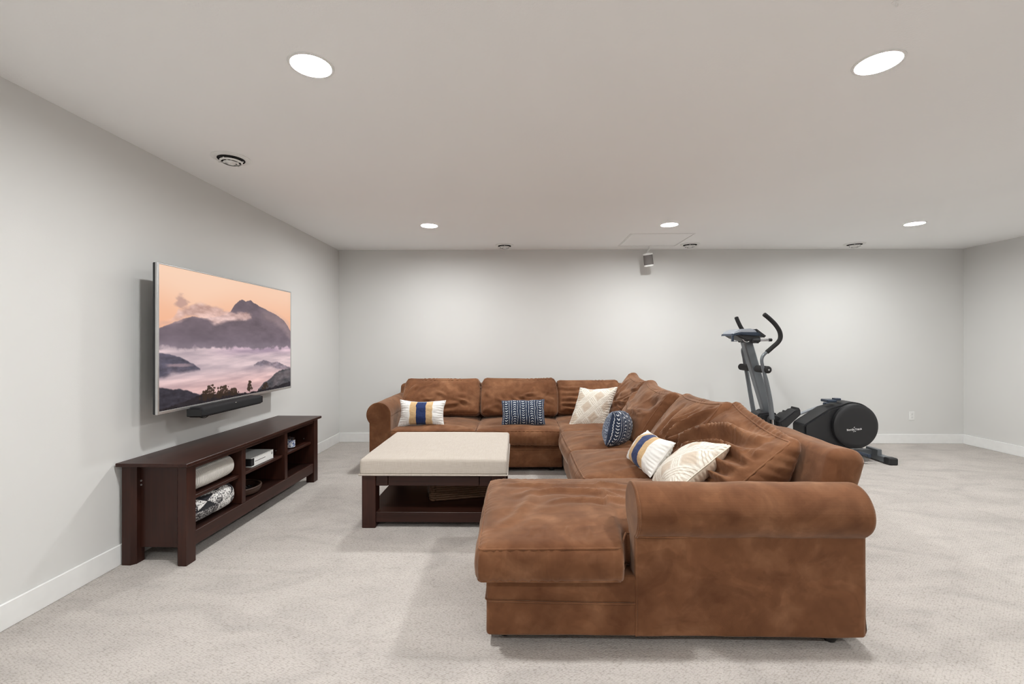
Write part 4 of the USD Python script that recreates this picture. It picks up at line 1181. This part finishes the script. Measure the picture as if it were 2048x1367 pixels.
pillow("throw_pillow", "white lumbar pillow with tan and navy stripes by the far scroll arm", 0.500, 0.285, 0.15, (-1.025, 4.875, 0.590), tilt(rv(1.265, 0, 0), -0.5), striped, "striped lumbar pillows", 1, 180, 100, pinch=0.10)
pillow("throw_pillow", "navy lumbar pillow with white chevron rows lying flat against the far back", 0.460, 0.270, 0.14, (0.062, 4.900, 0.598), tilt(rv(1.261, 0, 0), 1.5), chevrons, "navy chevron pillows", 2, 260, 150, back=chevron_back, trimcol=[0.10, 0.12, 0.17], pinch=0.04)
pillow("throw_pillow", "square cream pillow with woven beige diamonds in the couch corner", 0.40, 0.45, 0.15, (0.800, 4.87, 0.650), facing((-0.10, -0.93, 0.35), (0.0, 0.35, 0.9)), lattice, "cream lattice pillows", 3, 180, 180, shear=0.36)
pillow("throw_pillow", "plump navy chevron pillow standing turned aside on the side seat below the square cream pillow", 0.33, 0.275, 0.21, (0.848, 3.87, 0.618), facing((0.78, -0.60, -0.15), (0.25, 0.0, 0.95)), chevrons, "navy chevron pillows", 4, 240, 160, back=chevron_back, trimcol=[0.10, 0.12, 0.17], pinch=-0.08)
pillow("throw_pillow", "white lumbar pillow with tan and navy stripes on the side seat, beside the cream pillow", 0.44, 0.270, 0.17, (0.890, 3.10, 0.606), rv(0.725, -0.666, -1.328), striped, "striped lumbar pillows", 5, 180, 110)
n6 = np.array([(0, -0.97, 0.22), (0.80, 0.15, 0.58)])
n6[0] /= np.linalg.norm(n6[0])
n6[1] -= n6[0] * (n6[0] @ n6[1])
n6[1] /= np.linalg.norm(n6[1])
pillow("throw_pillow", "cream textured pillow lying over behind the front scroll arm", 0.45, 0.45, 0.20, (1.014, 2.73, 0.605), np.stack([n6[0], n6[1], np.cross(n6[0], n6[1])], 1), lattice, "cream lattice pillows", 6, 180, 180, back=beige, trimcol=list(lin(232, 222, 205)))

# ================================================================== ELLIPTICAL TRAINER
el = thing("elliptical_trainer", "gray and black elliptical trainer by the far wall behind the couch", "elliptical trainer", (3.4, 5.33, 0))
E0 = np.array([3.4, 5.33, 0])


def E(*pts):
    return [tuple(np.array(p, float) - E0) for p in pts]


def ep(name, meshes, m, smooth=35, label=None, parent=None):
    ms = meshes if isinstance(meshes, list) else [meshes]
    k = trimesh.util.concatenate(ms)
    k.apply_translation(-E0)
    return part(parent or el, name, k, m, smooth, label)


YN, YM, YFA = 5.06, 5.33, 5.60
ep("upright_column", beam((3.03, YM, 0.10), (2.66, YM, 1.37), 0.085, 0.10, (0, 1, 0), 0.10, 0.10, 0.012), M["gray_metal"], 30, "tall gray upright post")
ep("frame_rail", beam((2.95, YM, 0.085), (4.20, YM, 0.085), 0.07, 0.06, (0, 1, 0)), M["gray_metal"])
for x in (2.98, 4.13):
    st_ = ep("stabilizer", box((x - 0.045, YN - 0.005 + 0.07, 0.012), (x + 0.045, YFA - 0.06, 0.072), 0.005), M["gray_metal"])
    for y0, y1 in ((YN - 0.02, YN + 0.07), (YFA - 0.07, YFA + 0.02)):
        ep("end_cap", box((x - 0.05, y0, 0.0), (x + 0.05, y1, 0.077), 0.010), M["black_matt"], parent=st_)
ep("rear_post", box((4.085, YM - 0.12, 0.06), (4.135, YM + 0.06, 0.135), 0.005), M["gray_metal"])
near = smoothpath([(2.813, YN, 0.505), (2.789, YN, 0.712), (2.745, YN, 0.932), (2.715, YN, 1.054), (2.698, YN, 1.142), (2.708, YN, 1.195), (2.745, YN, 1.236), (2.80, YN, 1.28)], 6)
grip = smoothpath([(2.755, YN, 1.243), (2.816, YN, 1.297), (2.877, YN, 1.352), (2.903, YN, 1.405), (2.893, YN, 1.474), (2.844, YN, 1.551), (2.778, YN, 1.617), (2.725, YN, 1.660)], 6)
ep("swing_arm", [tube(near, np.interp(np.arange(len(near)), [0, 12, 16, len(near) - 1], [0.026, 0.024, 0.018, 0.017]), 14)], M["gray_metal"], True, "swing arm nearer the camera")
ep("handle_grip", tube(grip, 0.0235, 14), M["foam"], True)
off = np.array([0.045, YFA - YN, 0.0])
far = smoothpath([(2.893, YFA, 0.47), (2.850, YFA, 0.712), (2.805, YFA, 0.98), (2.768, YFA, 1.162), (2.752, YFA, 1.254), (2.775, YFA, 1.30)], 6)
fgrip = smoothpath([(2.768, YFA, 1.290), (2.80, YFA, 1.33), (2.815, YFA, 1.39), (2.79, YFA, 1.45), (2.735, YFA, 1.53), (2.700, YFA, 1.60), (2.677, YFA, 1.655)], 6)
ep("swing_arm", tube(far, np.interp(np.arange(len(far)), [0, 12, 18, len(far) - 1], [0.026, 0.024, 0.018, 0.017]), 14), M["gray_metal"], True, "swing arm nearer the wall")
ep("handle_grip", tube(fgrip, 0.0235, 14), M["foam"], True)
for y0, y1 in ((YN - 0.03, YM - 0.08), (YM + 0.08, YFA + 0.03)):
    ep("pivot_cover", tube([(2.752, y0, 1.050), (2.752, y1, 1.050)], 0.040, 22), M["foam"], 50)
ep("pivot_shaft", tube([(2.752, YM - 0.1, 1.050), (2.752, YM + 0.1, 1.050)], 0.02, 14), M["dark_metal"], 50)
ep("pivot_bolt", lathe([(0, 0), (0.012, 0), (0.010, 0.006), (0, 0.008)], 16, axis=(0, -1, 0), at=(2.752, YN - 0.042, 1.050)), M["chrome"])
# console head
hd = ep("display_head", plate([(2.452, 1.440), (2.462, 1.468), (2.53, 1.500), (2.64, 1.508), (2.70, 1.490), (2.72, 1.455), (2.62, 1.455), (2.50, 1.450)], YM - 0.15, YM + 0.15, "y", 0.012), M["light_gray"], 30)
ep("display_edge", plate([(2.440, 1.425), (2.447, 1.447), (2.53, 1.467), (2.72, 1.465), (2.76, 1.430), (2.70, 1.425), (2.53, 1.437)], YM - 0.16, YM + 0.16, "y", 0.008), M["dark_metal"], 30, parent=hd)
ep("head_underside", plate([(2.47, 1.432), (2.73, 1.430), (2.765, 1.380), (2.73, 1.340), (2.62, 1.370), (2.53, 1.395)], YM - 0.15, YM + 0.15, "y", 0.01), M["black_matt"], 30, parent=hd)
ep("screen_panel", plate([(2.69, 1.500), (2.71, 1.503), (2.815, 1.425), (2.795, 1.405), (2.73, 1.44)], YM - 0.15, YM + 0.15, "y", 0.006), M["black_matt"], 30, parent=hd)
ep("bottle_bracket", [box((2.44, YM - 0.13, 1.365), (2.46, YM - 0.10, 1.45), 0.003), box((2.44, YM - 0.13, 1.360), (2.50, YM - 0.10, 1.367), 0.002)], M["dark_metal"], parent=hd)
ep("cable_loop", tube(smoothpath([(2.56, YM - 0.12, 1.40), (2.57, YM - 0.14, 1.365), (2.60, YM - 0.15, 1.355), (2.64, YM - 0.13, 1.37)], 6), 0.004, 8), M["silver"], True, parent=hd)
for y in (YM - 0.17, YM + 0.17):
    pb = ep("pulse_bar", tube([(2.70, y, 1.376), (2.835, y, 1.378)], 0.015, 14), M["chrome"], 50)
    ep("bar_cap", tube([(2.83, y, 1.378), (2.86, y, 1.378)], 0.018, 14), M["foam"], 50, parent=pb)
    ep("bar_collar", tube([(2.66, y, 1.372), (2.725, y, 1.376)], 0.024, 14), M["black_matt"], 50, parent=pb)
# lower joints, pedals and pedal bars
for y, dx, zz_ in ((YN, 0, 0), (YFA, 0.085, 0.0)):
    ep("pivot_post", tube([(2.83 + dx, y, 0.36 + zz_), (2.815 + dx, y, 0.52 + zz_)], 0.013, 12), M["chrome"], 50)
    ep("joint_cover", [lathe([(0, -0.03), (0.062, -0.03), (0.070, -0.02), (0.070, 0.02), (0.062, 0.03), (0, 0.03)], 28, axis=(0, 1, 0), at=(2.86 + dx, y + (0.055 if y < YM else -0.055), 0.475 + zz_))], M["black_matt"], 40)
ep("hub_cover", plate([(2.70, 0.40), (2.70, 0.50), (2.745, 0.545), (2.84, 0.555), (2.93, 0.55), (2.97, 0.46), (2.97, 0.30), (2.80, 0.28)], YM - 0.15, YM + 0.06, "y", 0.02), M["black_matt"], 30)
ped = [(2.865, 0.478), (2.875, 0.440), (2.925, 0.418), (2.950, 0.424), (3.095, 0.560), (3.092, 0.610), (3.076, 0.635), (3.066, 0.612), (3.035, 0.607), (2.91, 0.508)]
ep("foot_pedal", plate(ped, YN - 0.06, YN + 0.10, "y", 0.012), M["black_matt"], 30, "foot pedal nearer the camera")
ep("foot_pedal", plate([(x + 0.17, z - 0.11) for x, z in ped], YFA - 0.14, YFA + 0.02, "y", 0.012), M["black_matt"], 30, "foot pedal nearer the wall")
nb = smoothpath([(2.90, YN + 0.03, 0.44), (3.20, YN + 0.03, 0.26), (3.55, YN + 0.04, 0.165), (3.74, YN + 0.05, 0.135), (3.91, YN + 0.06, 0.088)], 5)
ep("pedal_bar", tube(nb, 0.020, 12), M["dark_metal"], True, "lower pedal bar towards the camera")
fb_ = smoothpath([(2.98, YFA - 0.10, 0.36), (3.20, YFA - 0.10, 0.43), (3.377, YFA - 0.10, 0.490), (3.567, YFA - 0.10, 0.562), (3.722, YFA - 0.10, 0.605)], 5)
ep("pedal_bar", tube(fb_, 0.016, 12), M["light_gray"], True, "silver pedal bar running up to the wheel housing")
ep("crank_arm", box((3.66, YFA - 0.14, 0.585), (3.86, YFA - 0.09, 0.635), 0.01), M["dark_metal"])
ep("crank_bolt", lathe([(0, 0), (0.022, 0), (0.022, 0.006), (0.012, 0.012), (0, 0.012)], 24, axis=(0, -1, 0), at=(3.905, YN + 0.040, 0.09)), M["dark_metal"])
# wheel housing
t_ = np.radians(np.arange(-75, 122, 5))
hx, hz, hr = 3.835, 0.405, 0.262
hull_ = [(hx + hr * math.cos(a_), hz + hr * math.sin(a_)) for a_ in t_] + [(3.56, 0.590), (3.345, 0.452), (3.290, 0.415), (3.275, 0.39), (3.278, 0.30), (3.45, 0.20), (3.72, 0.125)]
hs = ep("wheel_housing", plate(hull_, YN + 0.17, YM + 0.14, "y", 0.018), M["black_matt"], 25)
ep("wheel_disc", lathe([(0, 0.0), (0.20, 0.0), (0.235, 0.006), (0.250, 0.020), (0.252, 0.055), (0, 0.055)], 72, axis=(0, 1, 0), at=(3.822, YN + 0.105, 0.404)), M["black_matt"], 40, parent=hs)
ep("housing_clip", [box((3.585, YM - 0.02, 0.655), (3.70, YM + 0.10, 0.685), 0.006), box((3.69, YM, 0.675), (3.76, YM + 0.06, 0.70), 0.004)], M["dark_metal"], parent=hs)


def lettering(txt, h, x, z, y, up_deg=5, bold=True):
    m = meshkit.text_mesh(txt, h, 0.0012, bold)
    m.apply_translation((-m.bounds.mean(0)[0], 0, 0))
    R = np.eye(4)
    R[:3, :3] = Ro.from_euler("x", 90, degrees=True).as_matrix()
    m.apply_transform(trimesh.transformations.rotation_matrix(math.radians(up_deg), [0, 0, 1]))
    m.apply_transform(R)
    m.apply_translation((x, y, z))
    return m


ep("logo", [lettering("NordicTrack", 0.021, 3.790, 0.362, YN + 0.1045), lettering("E7 SV", 0.008, 3.792, 0.345, YN + 0.1045),
            plate([(3.780, 0.392), (3.787, 0.399), (3.796, 0.402), (3.790, 0.394), (3.793, 0.390), (3.786, 0.392)], YN + 0.1032, YN + 0.1045, "y", 0.0)], M["print_white"], False, parent=hs)
